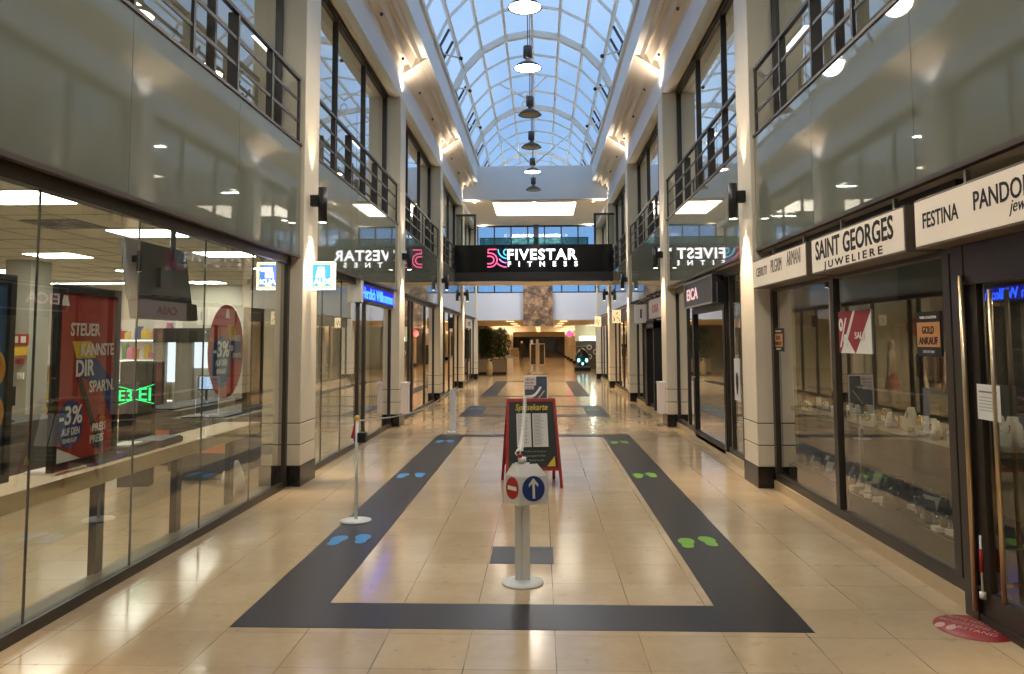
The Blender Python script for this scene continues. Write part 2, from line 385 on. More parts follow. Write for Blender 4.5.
# sconces, and the up-lights on the column heads
t0 = None
where = {(-1, 1): 'supermarket window', (1, 1): 'jeweller windows', (-1, 2): 'supermarket entrance', (1, 2): 'dark-signed shop', (-1, 3): 'clothing shop', (1, 3): 'pale green shop panels',
 (-1, 4): 'supermarket end of the bridge', (1, 4): 'jeweller end of the bridge', (-1, 5): 'planter', (1, 5): 'ride helicopter', (-1, 0): 'camera on the supermarket side', (1, 0): 'camera on the jeweller side'}
for s in (-1, 1):
    for i, y in enumerate(CY):
        rz = PI/2 if s < 0 else -PI/2; loc = (s*XC, y+.30, 3.5)
        lab = 'black cylinder wall light on the cream column next to the '+where[(s, i)]
        if t0 is None:
            t = t0 = thing('wall_sconce', lab, 'wall light', loc, rz, 'black up-and-down wall lights')
            m = MB(); m.lathe([(.05, -.23), (.058, -.23), (.058, .22), (.05, .22), (.05, .2), (.0, .2)], 20, (0, -.15), cap=False); m.lathe([(.0, -.2), (.05, -.2), (.05, -.23)], 20, (0, -.15), cap=False); m.build('housing', M_BLACK, t)
            m = MB(); m.box(-.05, .05, -.1, -.001, -.02, .12); m.build('bracket', M_BLACK, t)
            m = MB(); m.lathe([(.0, -.228), (.049, -.228), (.049, -.205), (0, -.205)], 20, (0, -.15)); m.build('lens', E_LAMP, t)
        else: t = dup(t0, loc, rz, lab)
        light('sconce_down_light', 'SPOT', (s*(XC-.13), y+.3, 3.24), 240, WARM, None, .03, (s*.12, 0, -1), 1.1, .9)
        light('sconce_up_light', 'SPOT', (s*(XC-.13), y+.3, 3.76), 60, WARM, None, .03, (s*.1, 0, 1), .9, .9)
        light('column_head_light', 'SPOT', (s*(XC-.24), y+.05, 6.96), 46, (1, .84, .66), None, .08, (-s*.2, 0, 1), 2.5, .7)

# ------------------------------------------------------------------ fascia glass, upper windows, railings
railname = {(-1, 1): 'the supermarket window', (1, 1): 'the jeweller signs', (-1, 2): 'the supermarket entrance', (1, 2): 'the dark-signed shop', (-1, 3): 'the clothing shop', (1, 3): 'the shop with the red logo',
 (-1, 4): 'the shop with black box sign', (1, 4): 'the cream lit sign', (-1, 5): 'the passage past the bridge, planter side', (1, 5): 'the passage past the bridge, helicopter side', (-1, 0): 'the camera, supermarket side', (1, 0): 'the camera, jeweller side'}
wn = 3; tn = 10
for s in (-1, 1):
    rz = PI/2 if s < 0 else -PI/2
    for i, (y0, y1) in enumerate(bays):
        if i == 1: y0 = CY[0]+CD
        L_ = y1-y0; mid = (y0+y1)/2
        f = S('trim_%d' % tn, (s*XF, mid, 2.785+(.035 if s > 0 else 0)), rz); tn += 1
        nb = 3 if L_ > 5 else 2
        m = MB()
        for k in range(nb):
            a_ = -L_/2-.05+(L_+.1)*k/nb; b_ = -L_/2-.05+(L_+.1)*(k+1)/nb
            m.box(a_+.003, b_-.003, 0, .03, .035, 1.40)
        m.build('fascia_glass', M_FASCIA, f)
        m = MB(); m.box(-L_/2-.05, L_/2+.05, -.006, .05, 0, .035); m.box(-L_/2-.05, L_/2+.05, -.015, .06, 1.40, 1.43); m.build('edge_profile', M_BROWN, f)
        # upper window band
        wd = S('window_%d' % wn, (s*3.1, mid, 4.18), rz); wn += 1
        m = MB(); m.box(-L_/2, L_/2, -.04, .04, 0, .07); m.box(-L_/2, L_/2, -.04, .04, 2.70, 2.77)
        for k in range(4):
            x = -L_/2+.03+(L_-.06)*k/3; m.box(x-.022, x+.022, -.05, .04, 0, 2.77)
        m.build('window_frame', M_FRAME, wd)
        m = MB()
        for k in range(3):
            x0 = -L_/2+.06+(L_-.06)*k/3; m.box(x0, x0+(L_-.06)/3-.06, -.006, .006, .07, 2.7)
        m.build('pane', M_UPGLASS, wd)
        # railing
        t = thing('balcony_railing', 'dark grey flat-bar railing above '+railname[(s, i)], 'railing', (s*(XF+.03), mid, 4.215+(.035 if s > 0 else 0)), rz, 'balcony railings above the shops')
        m = MB(); m.box(-L_/2+.02, L_/2-.02, -.025, .025, .80, .84); m.build('top_rail', M_RAIL, t)
        for z in (.26, .53): m = MB(); m.box(-L_/2+.02, L_/2-.02, -.008, .008, z, z+.035); m.build('mid_rail', M_RAIL, t)
        npst = max(2, int(round(L_/1.0)))
        for k in range(npst+1):
            x = L_/2-.05-(L_-.1)*k/npst if s < 0 else -L_/2+.05+(L_-.1)*k/npst
            wx = .11 if k in (2, 4) else (.07 if k in (1, 5) else .03)
            m = MB(); m.box(x-.02, x+.02, -.02, -.02+wx, 0, .82); m.build('post', M_RAIL, t)

# ------------------------------------------------------------------ shop partitions and rear walls
def wallbox(name, x0, x1, y0, y1, z0, z1, m): b = MB(); b.box(x0, x1, y0, y1, z0, z1); return struct(b.build(name, m))
wallbox('wall_supermarket_rear', -12, -3.4, 17.0, 17.15, 0, 3.02, M_CREAM)
wallbox('wall_supermarket_front', -12, -3.4, 2.9, 3.0, 0, 3.02, M_CREAM)
for k, y in enumerate((22.9, 29.6)): wallbox('wall_partition_%d' % k, -12, -3.2, y, y+.12, 0, 3.02, M_CREAM)
for k, y in enumerate((3.2, 9.8, 16.4, 23.0, 29.6)): wallbox('wall_partition_%d' % (k+4), 3.2, 7, y, y+.12, 0, 2.82, M_TAUPE if k < 2 else M_CREAM)
wallbox('wall_clothing_rear', -6.2, -6.0, 17.2, 22.9, 0, 3.02, M_CREAM)
wallbox('wall_boutique_rear', -5.2, -5.0, 23.0, 36, 0, 3.02, M_BEIGE)
wallbox('wall_jeweller_rear', 4.6, 4.8, 3.3, 9.8, 0, 2.82, M_DARKWALL)
wallbox('wall_darksign_rear', 5.6, 5.8, 9.9, 16.4, 0, 2.82, M_TAUPE)
wallbox('wall_redlogo_rear', 5.0, 5.2, 16.5, 23.0, 0, 2.82, M_CREAM)
wallbox('wall_far_shops_rear', 4.6, 4.8, 23.1, 36, 0, 2.82, M_BEIGE)
# lighting of the shops: ceiling fittings
def downlight(x, y, z, e, col, label, group, r=.07):
    t = thing('ceiling_downlight', label, 'ceiling light', (x, y, z), 0, group)
    m = MB(); m.lathe([(r, 0), (r+.015, -.01), (r+.015, 0)], 20, cap=False); m.build('ring', M_ALU, t)
    m = MB(); m.lathe([(0, -.004), (r, -.004), (r, .0), (0, .0)], 20); m.build('lens', E_LAMP, t)
    light('downlight', 'SPOT', (x, y, z-.03), e, col, None, .06, (0, 0, -1), 2.4, .8)
for s, x, ys, z, e, g, lab in ((-1, -4.4, (18.6, 21.0), 3.02, 200, 'clothing shop downlights', 'small warm ceiling spotlight inside the lit clothing shop'),
                          (-1, -3.9, (24.6, 27.2), 3.02, 140, 'boutique downlights', 'small warm ceiling spotlight in the shop with black box sign'),
                          (-1, -3.9, (31.4, 34.0), 3.02, 140, 'far shop downlights', 'small warm ceiling spotlight in the planter-side shop past the bridge'),
                          (1, 3.9, (25.0, 27.6), 2.82, 140, 'cream sign shop downlights', 'small warm ceiling spotlight in the shop with cream lit sign'),
                          (1, 3.9, (31.4, 34.0), 2.82, 140, 'end shop downlights', 'small warm ceiling spotlight in the helicopter-side shop past the bridge'),
                          (1, 4.0, (18.0, 21.4), 2.82, 60, 'red logo shop downlights', 'small ceiling spotlight inside the shop with the red logo'),
                          (1, 4.3, (11.6, 14.2), 2.82, 45, 'dark-signed shop downlights', 'small ceiling spotlight inside the dark-signed shop'),
                          (1, 3.85, (5.0, 6.6, 8.4), 2.82, 26, 'jeweller downlights', 'small ceiling spotlight above the jeweller display')):
    for y in ys: downlight(x, y, z, e, WARM if e > 100 else NEUT, lab, g)
# upper rooms: a few ceiling lights seen through the panes
tp = None
for s in (-1, 1):
    for y in (6.5, 13.2, 19.8, 26.2, 32.4):
        loc = (s*4.6, y, 6.93); sd = 'supermarket' if s < 0 else 'jeweller'
        lab = 'long white ceiling light in the upper room behind the railing, '+sd+' side'
        if tp is None:
            tp = t = thing('ceiling_strip_light', lab, 'ceiling light', loc, 0, 'upper room strip lights, '+sd+' side')
            m = MB(); m.box(-.08, .08, -.6, .6, -.03, .018); m.build('housing', M_ALU, t)
            m = MB(); m.box(-.06, .06, -.57, .57, -.035, -.03); m.build('diffuser', E_PANEL, t)
        else: dup(tp, loc, 0, lab, 'upper room strip lights, '+sd+' side')
        light('upper_room_light', 'AREA', (s*4.6, y, 6.88), 45, COOL, None, 1.1, (0, 0, -1), sy=.2)

# ------------------------------------------------------------------ shopfront helper (local frame, front -y)
nwin = [40]; ndoor = [1]
def shopfront(s, y0, y1, posts, head=2.70, sill=.08, x=None, m_=None, wide=.05, rails=()):
    """glazed front between two columns; posts = list of y (world) for mullions"""
    rz = PI/2 if s < 0 else -PI/2; x = XG[s] if x is None else x; mid = (y0+y1)/2
    w = S('window_%d' % nwin[0], (s*x, mid, 0), rz); nwin[0] += 1
    loc = lambda y: (y-mid) if s < 0 else (mid-y)
    base = 0 if s < 0 else .1
    fr = MB(); a, b = loc(y0), loc(y1); a, b = min(a, b), max(a, b)
    fr.box(a, b, -.03, .06, base, base+sill); fr.box(a, b, -.03, .06, head, 2.83)
    for z in rails: fr.box(a, b, -.02, .03, z, z+.04)
    fr.build('window_frame', m_ or M_FRAME, w)
    ps = sorted(loc(p) for p in posts)
    for p in ps: q = MB(); dp_ = min(1.0, wide/.05); q.box(p-wide/2, p+wide/2, -.035*dp_, .05*dp_, base+sill, head); q.build('mullion', m_ or M_FRAME, w)
    g = MB(); g.box(a, b, -.005, .005, base+sill, head); g.build('pane', M_GLASS, w)
    return w
# supermarket: frameless panes
w = S('window_40', (-2.93, 6.3, 0), PI/2); nwin[0] = 41
m = MB(); m.box(-2.78, 3.2, -.03, .04, 0, .075); m.box(-2.78, 3.2, -.03, .05, 2.70, 2.83); m.box(3.09, 3.16, -.03, .06, .075, 2.7); m.build('window_frame', M_FRAME, w)
m = MB(); m.box(-2.78, 3.2, .05, .28, 0, .012); m.build('sill', mat('grey_channel', (104, 100, 88), .4), w)
ys = [-2.78, -1.61, -.40, .80, 2.0, 3.09]
m = MB()
for a, b in zip(ys[:-1], ys[1:]): m.box(a+.002, b-.002, -.006, .006, .075, 2.7)
m.build('pane', M_GLASS, w)
m = MB()
for a in ys[1:-1]: m.box(a-.003, a+.003, -.0075, .0075, .075, 2.7)
m.build('seal', mat('silicone_seal', (70, 66, 58), .5), w)
# other fronts
shopfront(-1, 10.15, 13.1, [11.0, 12.05], wide=.014)
shopfront(-1, 13.1, 16.13, [13.15, 13.62, 15.95], wide=.06)
shopfront(-1, 16.8, 22.76, [16.9, 18.3, 18.75, 20.8, 22.5], wide=.07)
shopfront(-1, 23.4, 29.39, [23.6, 25.0, 26.4, 27.8, 29.2], wide=.07)
shopfront(-1, 30.0, 36.0, [30.1, 31.6, 33.1, 34.6, 35.9], wide=.07)
shopfront(1, 5.25, 9.5, [5.42, 7.52, 9.46], head=2.33, wide=.09)
shopfront(1, 10.15, 16.13, [10.9, 11.55, 11.8, 14.3, 14.9, 16.05], wide=.06)
shopfront(1, 16.8, 22.76, [17.0, 19.2, 21.4, 22.6], wide=.07, head=2.3)
shopfront(1, 23.4, 29.39, [23.6, 25.0, 26.4, 27.8, 29.2], wide=.07, head=2.4)
shopfront(1, 30.0, 36.0, [30.1, 31.6, 33.1, 34.6, 35.9], wide=.07, head=2.4)

# ------------------------------------------------------------------ jeweller: signs, door, window display
def front(s, x, y, z=0.0): return (s*x, y, z), (PI/2 if s < 0 else -PI/2)
M_BOX = mat('sign_face', (236, 222, 200), 0.3, emit=(236, 214, 186), es=0.2)
for y0, y1, lab, rows in (
    (7.53, 9.40, 'narrow white shop sign with three small grey brand words, beside the column', [('CERRUTI', -.78, .13, .42, .10, .01), ('PILGRIM', -.2, .13, .38, .14, .0), ('ARMANI', .36, .15, .42, .15, .0)]),
    (5.50, 7.38, 'white shop sign with large black SAINT GEORGES lettering', [('SAINT', -.82, .125, .58, .165, .022), ('GEORGES', -.17, .125, .94, .165, .022), ('JUWELIERE', -.62, .03, 1.2, .06, .018, 0, 1.5)]),
    (3.45, 5.36, 'white shop sign with black FESTINA lettering above the jeweller door', [('FESTINA', -.83, .125, .44, .10, .012), ('PANDORA', -.22, .145, .64, .11, .012), ('jewelry', .12, .075, .30, .07, .0, .35)])):
    mid = (y0+y1)/2; w_ = (y1-y0)/2; l, r = front(1, 2.72, mid, 2.36)
    t = thing('shop_sign', lab, 'sign', l, r, 'white light boxes over the jeweller shop')
    m = MB(); m.box(-w_, w_, .004, .22, 0, .33); m.build('housing', mat('sign_housing', (122, 108, 94), .4, metal=.2), t, .004)
    m = MB(); m.box(-w_+.015, w_-.015, 0, .004, .015, .315); m.build('sign_face', M_BOX, t)
    lettering('lettering', rows, M_INK if 'grey' not in lab else mat('grey_ink', (96, 88, 84), .6), t, -.001, .002)
    for q in (-w_*.55, w_*.55): m = MB(); m.box(q-.015, q+.015, .12, .15, .33, .45); m.build('bracket', M_STEEL, t)

d = S('door_1', *(lambda a: (a[0], a[1]))(front(1, 2.91, 4.40)))
# local x runs towards the camera
m = MB(); m.box(-.95, -.80, -.024, .12, 0, 2.35); m.box(-.948, .85, -.018, .118, 2.10, 2.36); m.box(-.8, .85, 0, .05, .05, .2); m.box(.78, .85, -.024, .122, 0, 2.35)
m.box(-.8, -.70, 0, .05, .2, 2.1); m.box(-.948, .848, -.016, .116, 0, .05); m.build('door_frame', M_FRAME, d)
m = MB(); m.box(-.70, .78, .02, .03, .2, 2.1); m.build('pane', M_GLASS, d)
m = MB(); m.tube([(-.79, -.045, .07), (-.79, -.045, 2.16)], .016, 12); m.box(-.80, -.78, -.045, 0, 2.1, 2.12); m.box(-.80, -.78, -.045, 0, .2, .22); m.build('handle', M_BRASS, d)
m = MB(); m.tube([(-.50, -.03, .2), (-.50, -.03, 2.05)], .014, 12); m.box(-.51, -.49, -.03, .02, 1.95, 1.97); m.box(-.51, -.49, -.03, .02, .3, .32); m.build('handle', M_BRASS, d)
d.location = (2.915, 4.30, 0)
t = thing('paper_notice', 'white paper notice taped on the jeweller door glass', 'notice', (2.90, 4.88, 1.26), -PI/2)
m = MB(); m.box(-.115, .13, -.012, -.010, 0, .215); m.build('sheet', M_PAPER, t)
m = MB(); m.box(-.09, .10, -.014, -.012, .165, .175)
for k in range(5): m.box(-.09, .06+.01*(k % 3), -.014, -.012, .135-.02*k, .138-.02*k)
m.build('printed_lines', mat('grey_print', (140, 136, 130), .7), t)
t = thing('door_logo_decal', 'white square decal with black script logo high on the jeweller door', 'sticker', (2.93, 4.32, 1.38), -PI/2)
m = MB(); m.box(-.14, .16, 0.01, .012, 0, .24); m.build('decal', mat('frosted_film', (150, 144, 132), .6), t)
lettering('lettering', [('L', -.03, .10, .05, .09, .004, .3), ('p', .03, .09, .04, .06, .004, .3), ('JUWELIER', -.10, .03, .2, .02, .002)], M_INK, t, .008, .002)
t = thing('bottle_brush', 'thin red and white cleaning stick standing behind the door pull', 'tool', (2.885, 5.03, .16), 0)
m = MB(); m.tube([(0, 0, 0), (0, 0, .04)], .02); m.tube([(0, 0, .04), (.0, 0, .38)], .007); m.build('stick', M_PAPER, t)
m = MB(); m.tube([(0, 0, .16), (0, 0, .30)], .010); m.build('grip', M_RED, t)

# display plinths of the window
M_DISP = mat('display_board', (120, 106, 86), .6, var=.05)
t = thing('display_counter', 'brown upper display shelf behind the jeweller window carrying white busts', 'shelf', (3.5, 7.5, 0))
m = MB(); m.box(-.38, .45, -1.95, 1.9, .93, .97); m.build('shelf_board', M_DISP, t)
m = MB(); m.box(.40, .45, -1.95, 1.9, .1, .93); m.build('rear_panel', M_TAUPE, t)
for y in (-1.9, 0, 1.85): m = MB(); m.box(-.35, -.32, y-.015, y+.015, .42, .93); m.build('leg', M_BRASS, t)
t = thing('velvet_plinth', 'low dark display base at the foot of the jeweller window', 'shelf', (3.5, 7.5, .1))
m = MB(); m.box(-.42, .40, -1.95, 1.9, 0, .22); m.build('body', M_DARKWALL, t)
m = MB(); m.box(-.40, .38, -1.9, 1.85, .22, .235); m.build('cloth', mat('black_velvet', (30, 28, 26), .95), t)
M_BUST = mat('white_leatherette', (226, 216, 198), .55)
def bust(loc, rz, h, lab, gold):
    t = thing('necklace_bust', lab, 'display bust', loc, rz, 'white necklace busts on the upper shelf')
    m = MB(); k = 12; prof = [(.0, .075, .045), (.02, .085, .05), (.30, .10, .055), (.60, .11, .05), (.78, .09, .045), (.88, .045, .035), (1.0, .04, .032)]
    vs = []
    for z, a, b in prof:
        for j in range(k): q = 2*PI*j/k; vs.append((a*h*4.2*math.cos(q), b*h*4.2*math.sin(q)+.12*h*(z-.5), z*h))
    fs = [(i*k+j, i*k+(j+1) % k, (i+1)*k+(j+1) % k, (i+1)*k+j) for i in range(len(prof)-1) for j in range(k)]+[tuple(range(k-1, -1, -1)), tuple((len(prof)-1)*k+j for j in range(k))]
    m.add(vs, fs, 0, True); m.build('bust', M_BUST, t)
    m = MB(); m.tube([(.19*h*math.cos(a)*1.6, -.23*h-.06*h*math.sin(a), .80*h+.28*h*math.sin(a)) for a in [PI+PI*i/12 for i in range(13)]], .004*1.2, 6); m.build('necklace', gold, t)
    return t
GOLD = mat('gold', (214, 168, 84), .25, metal=1.0); SILVER = mat('silver', (200, 200, 205), .2, metal=1.0)
blabs = ['tall white necklace bust next to the gold-buying poster', 'medium white bust with gold chain at the middle of the upper shelf', 'white bust with silver chain standing behind the smaller ones', 'low white bust at the front edge of the upper shelf',
         'small white bust beside the tallest one', 'tilted white bust near the window mullion', 'small white bust closest to the red percent poster', 'white bust at the door end of the upper shelf']
for k, (y, x, h) in enumerate(((5.75, 3.30, .26), (6.0, 3.42, .22), (6.15, 3.62, .25), (6.25, 3.24, .15), (5.95, 3.22, .14), (6.9, 3.35, .20), (7.2, 3.3, .13), (5.62, 3.45, .24))):
    bust((x, y, .97), -PI/2+random.uniform(-.5, .5), h, blabs[k], GOLD if k % 2 else SILVER)
# small jewellery stands
proto_ring = None; tilts = random.Random(3)
for row, (z, x0, x1, n, mt, g, lb) in enumerate(((.97, 3.12, 3.55, 44, M_BUST, 'small white jewellery stands on the upper shelf', 'small white jewellery stand on the crowded upper shelf'),
                                              (.335, 3.10, 3.6, 48, mat('grey_velvet', (70, 66, 62), .9), 'dark watch stands on the low base', 'small dark watch stand on the low velvet base'),
                                              (.335, 3.10, 3.4, 22, M_BUST, 'pale ring boxes on the low base', 'small pale open ring box on the low velvet base'))):
    pr = None
    for k in range(n):
        y = 5.65+(3.7 if row != 2 else 3.6)*((k+.5)/n)**(1.25); x = tilts.uniform(x0, x1); loc = (x, y, z); sc_ = tilts.uniform(1.1, 2.0)
        if pr is None:
            pr = thing('jewellery_stand' if row < 2 else 'ring_box', lb, 'jewellery stand' if row < 2 else 'jewellery box', loc, -PI/2, g)
            if row < 2:
                m = MB(); m.prism([(-.03, 0), (.03, 0), (.034, .012), (.022, .06+.02*row), (-.022, .06+.02*row), (-.034, .012)], -.012, .014); m.build('stand', mt, pr)
                m = MB(); m.tube([(.016*math.cos(a), -.018, .045+.016*math.sin(a)) for a in [2*PI*i/10 for i in range(10)]], .0035, 6, closed=True); m.build('jewel', SILVER if row else GOLD, pr)
            else:
                m = MB(); m.box(-.03, .03, -.03, .03, 0, .022); m.build('tray', mt, pr); m = MB(); m.bar((0, .03, .022), (0, .05, .07), .06, .008, up=(0, 1, 0)); m.build('lid', mt, pr)
        else: dup(pr, loc, -PI/2+tilts.uniform(-.6, .6)).scale = (sc_,)*3
# posters in the jeweller window
t = thing('sale_poster', 'red and white poster with a big percent sign on the jeweller window', 'poster', (2.965, 7.06, 1.63), -PI/2)
m = MB(); m.box(-.35, .36, 0, .006, 0, .38); m.build('sheet', M_PAPER, t)
m = MB(); m.prism([(-.35, .0), (-.32, .0), (-.02, .38), (-.35, .38)], -.003, 0); m.prism([(-.14, .13), (.02, .0), (.36, .37), (.36, .38), (.04, .38)], -.003, 0); m.build('red_field', mat('wine_red', (150, 44, 52), .55), t)
lettering('lettering', [('%', -.34, .06, .20, .26, .01), ('SALE', .02, .13, .22, .06, .008)], M_WHITEINK, t, -.004, .002)
for y, z, w_, h_, lab in ((5.64, 1.63, .17, .25, 'black and orange gold-buying poster beside the jeweller door'), (9.28, 1.62, .16, .21, 'black and orange gold-buying poster next to the column')):
    t = thing('gold_poster', lab, 'poster', (2.965, y+ (.09 if y < 6 else 0), z), -PI/2, 'gold-buying posters')
    m = MB(); m.box(-w_, w_, 0, .006, 0, h_*1.28); m.build('sheet', M_INK, t)
    m = MB(); m.box(-w_*.97, w_*.97, -.002, 0, h_*.27, h_*.98); m.build('orange_field', mat('poster_orange', (206, 146, 92), .6), t)
    lettering('lettering', [('GOLD', -w_*.5, h_*.65, w_*1.0, h_*.22, .012), ('ANKAUF', -w_*.8, h_*.34, w_*1.6, h_*.22, .012)], M_INK, t, -.003, .002)
    lettering('small_lettering', [('WIR KAUFEN', -w_*.7, h_*1.08, w_*1.4, h_*.08, .006), ('SOFORT BAR', -w_*.5, h_*.1, w_*1.0, h_*.07, .006)], M_WHITEINK, t, -.001, .002)
# round red floor sticker at the door
t = thing('floor_sticker', 'round red floor sticker with white writing in front of the jeweller door', 'floor sticker', (2.80, 4.98, .001), -.8)
m = MB(); m.lathe([(0, 0), (.225, 0), (.225, .003), (0, .003)], 40); m.build('disc', mat('sticker_red', (158, 50, 48), .4), t)
rows = [('BITTE HALTEN SIE', -.18, .08, .36, .05, .004), ('MINDESTENS 1,5 m', -.20, .0, .4, .05, .004), ('ABSTAND', -.12, -.08, .26, .05, .004)]
o = lettering('lettering', rows, mat('faded_white', (214, 170, 160), .5), t, 0, .001)
for q in o: q.rotation_euler = (-PI/2, 0, 0); q.location = (0, 0, .0045)
m = MB()
for sx in (-1, 1): m.slab([(-.13+sx*.032+.024*math.cos(a), -.10+.055*math.sin(a)) for a in [2*PI*i/16 for i in range(16)]], .003, .0045)
m.build('footprint_mark', mat('faded_white', (214, 170, 160), .5), t)

# ------------------------------------------------------------------ right side: other shops
l, r = front(1, 2.79, 13.08, 2.33)
t = thing('shop_sign', 'dark grey hanging sign box with pink illuminated letters over a shop door', 'sign', l, r)
m = MB(); m.box(-1.13, 1.13, .0, .18, 0, .42); m.build('housing', mat('sign_charcoal', (60, 58, 60), .35), t)
m = MB(); m.box(-1.15, 1.15, -.012, .0, -.015, .015); m.box(-1.15, 1.15, -.012, 0, .405, .435); m.box(-1.15, -1.11, -.012, 0, .015, .405); m.box(1.11, 1.15, -.012, 0, .015, .405); m.build('trim_band', M_STEEL, t)
lettering('lettering', [('EICA', -.9, .12, .95, .19, .02)], emis('pale_pink_glow', (255, 205, 200), .9), t, -.002, .004)
m = MB(); m.box(1.30, 1.42, .02, .14, -.02, .3); m.build('speaker_box', M_BLACK, t)
d = S('door_2', (2.95, 13.05, 0), -PI/2)
m = MB(); m.box(-1.24, -1.12, -.02, .06, .1, 2.3); m.box(1.12, 1.24, -.02, .06, .1, 2.3); m.box(-1.12, 1.12, -.02, .06, 2.22, 2.34); m.box(-1.12, 1.12, -.02, .06, .05, .16); m.build('door_frame', M_BLACK, d)
m = MB(); m.tube([(-1.05, -.02, 1.1), (-1.05, -.07, 1.1), (-.93, -.07, 1.1)], .012); m.build('handle', M_STEEL, d)
t = thing('door_notice', 'tall white notice on the glass beside the dark-signed shop door', 'notice', (2.96, 11.2, .90), -PI/2)
t.scale = (.8, 1, .72)
m = MB(); m.box(-.2, .2, -.012, -.005, 0, .82); m.build('sheet', mat('notice_grey', (208, 204, 198), .7), t)
m = MB(); m.disc(0, .42, .09, .13, -.014, -.012); m.prism([(-.03, .12), (.03, .12), (.10, .36), (-.10, .36)], -.014, -.012); m.build('printed_figure', M_INK, t)

# red logo shop with black portal
l, r = front(1, 2.84, 18.0, 2.28)
for y, w_, z, h_, rows, lab, ink in ((18.1, 1.15, 2.28, .44, [('CASA', -.62, .13, 1.0, .18, .02)], 'pale sign board with faded red lettering over the black portal', mat('faded_red', (176, 92, 84), .5)),
                            (21.4, .95, 2.22, .48, [('blume', -.5, .16, .9, .16, .01)], 'pale sign board with thin grey lettering beyond the black portal', mat('mid_grey_ink', (150, 140, 138), .5))):
    t = thing('shop_sign', lab, 'sign', (2.84, y, z), -PI/2)
    m = MB(); m.box(-w_, w_, 0, .12, 0, h_); m.build('board', mat('pale_pink_board', (206, 192, 188), .5), t)
    lettering('lettering', rows, ink, t, -.001, .004)
    for q in (-.6, 0, .6): m = MB(); m.tube([(q*w_, .05, h_), (q*w_, .02, h_+.08), (q*w_, -.08, h_+.10)], .012, 6); m.lathe([(.0, -.02+h_+.1), (.03, -.02+h_+.1), (.03, .02+h_+.1), (0, .02+h_+.1)], 10, (q*w_, -.10)); m.build('spot_lamp', M_BLACK, t)
t = thing('projecting_sign', 'small white projecting box sign between the two pale boards', 'sign', (2.72, 19.9, 2.2), 0)
m = MB(); m.box(-.16, .12, -.06, .06, 0, .46); m.build('box', M_ALU, t); m = MB(); m.box(-.02, .02, -.062, -.06, .12, .34); m.build('stripe', M_INK, t)
t = thing('shop_portal', 'deep black open shop portal under the faded red lettering', 'shop portal', (2.86, 19.4, 0), -PI/2)
m = MB(); m.box(-.95, -.55, 0, .5, .1, 2.2); m.box(.62, .75, 0, .5, .1, 2.2); m.box(-.95, .75, 0, .5, 2.05, 2.24); m.build('portal_frame', M_BLACK, t)
m = MB(); m.box(-.55, .62, .42, .45, .1, 2.05); m.build('roller_panel', mat('dark_roller', (40, 38, 36), .6), t)
t = thing('display_banner', 'narrow red vertical banner inside the shop beside the black portal', 'banner', (3.02, 18.3, .35), -PI/2)
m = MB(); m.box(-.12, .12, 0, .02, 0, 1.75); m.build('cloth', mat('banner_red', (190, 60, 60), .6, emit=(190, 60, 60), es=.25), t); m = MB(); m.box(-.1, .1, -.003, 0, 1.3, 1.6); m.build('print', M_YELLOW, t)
t = thing('backlit_board', 'pale mint green illuminated panel behind the far window of the red logo shop', 'display panel', (3.15, 21.9, .12), -PI/2)
m = MB(); m.box(-.75, .75, 0, .06, 0, 2.05); m.build('board', mat('mint_panel', (206, 216, 196), .5, emit=(210, 220, 195), es=.25), t)

def boutique_sign(y, x, z, w_, h_, lab, col, cut):
    t = thing('projecting_sign', lab, 'sign', (x, y, z), 0)
    m = MB(); m.box(-w_/2, w_/2, -.06, .06, 0, h_); m.build('box', col, t)
    if cut:
        m = MB()
        for k in range(9): a = random.uniform(-w_*.35, w_*.35); c = random.uniform(h_*.15, h_*.8); m.disc(a, c, .02, .03, -.063, -.06, 8)
        m.build('pattern', mat('dull_gold', (150, 120, 70), .5), t)
boutique_sign(25.2, 2.62, 2.32, .27, .42, 'cream lit projecting sign with small gold pattern', mat('cream_lit', (240, 220, 180), .5, emit=(255, 228, 170), es=.7), True)
boutique_sign(33.0, 2.60, 2.35, .26, .42, 'cream lit projecting sign with pattern at the last shop before the end wall', mat('cream_lit', (240, 220, 180), .5), True)
boutique_sign(24.2, -2.60, 2.15, .16, .34, 'black projecting box sign beyond the clothing shop', M_BLACK, False)
t = thing('shop_sign', 'pale lit sign board over the planter-side shop past the bridge', 'sign', (-2.86, 33.2, 2.3), PI/2)
m = MB(); m.box(-1.2, 1.2, 0, .1, 0, .38); m.build('board', mat('pale_pink_board', (206, 192, 188), .5), t); lettering('lettering', [('OPTIK', -.6, .1, 1.2, .18, .01)], M_INK, t, -.001, .004)

# shelves with goods in the lit shops, one per shop
def goods_shelf(loc, rz, w_, h_, lab, cols, seed, lit=False, name='display_shelf', wr=(.15, .28)):
    rr = random.Random(seed); t = thing(name, lab, 'shelf', loc, rz)
    m = MB(); m.box(-w_/2, w_/2, .3, .34, 0, h_); m.box(-w_/2, -w_/2+.04, 0, .3, 0, h_); m.box(w_/2-.04, w_/2, 0, .3, 0, h_); m.build('carcass', M_ALU, t)
    n = max(3, int(h_/.4)); tt = []
    for k in range(n):
        z = .08+k*(h_-.1)/n; b = MB(); b.box(-w_/2+.04, w_/2-.04, 0, .3, z, z+.025); b.build('shelf_board', M_ALU, t)
        if lit: b = MB(); b.box(-w_/2+.05, w_/2-.05, .0, .02, z-.02, z-.002); b.build('light_strip', emis('shelf_glow', (255, 250, 240), 3.0), t)
        x = -w_/2+.07
        while x < w_/2-.06-wr[1]:
            ww = rr.uniform(*wr); hh = rr.uniform(.12, (h_-.1)/n-.08); tt.append((x, ww, z+.025, hh, rr.choice(cols))); x += ww+.012
    return t, tt
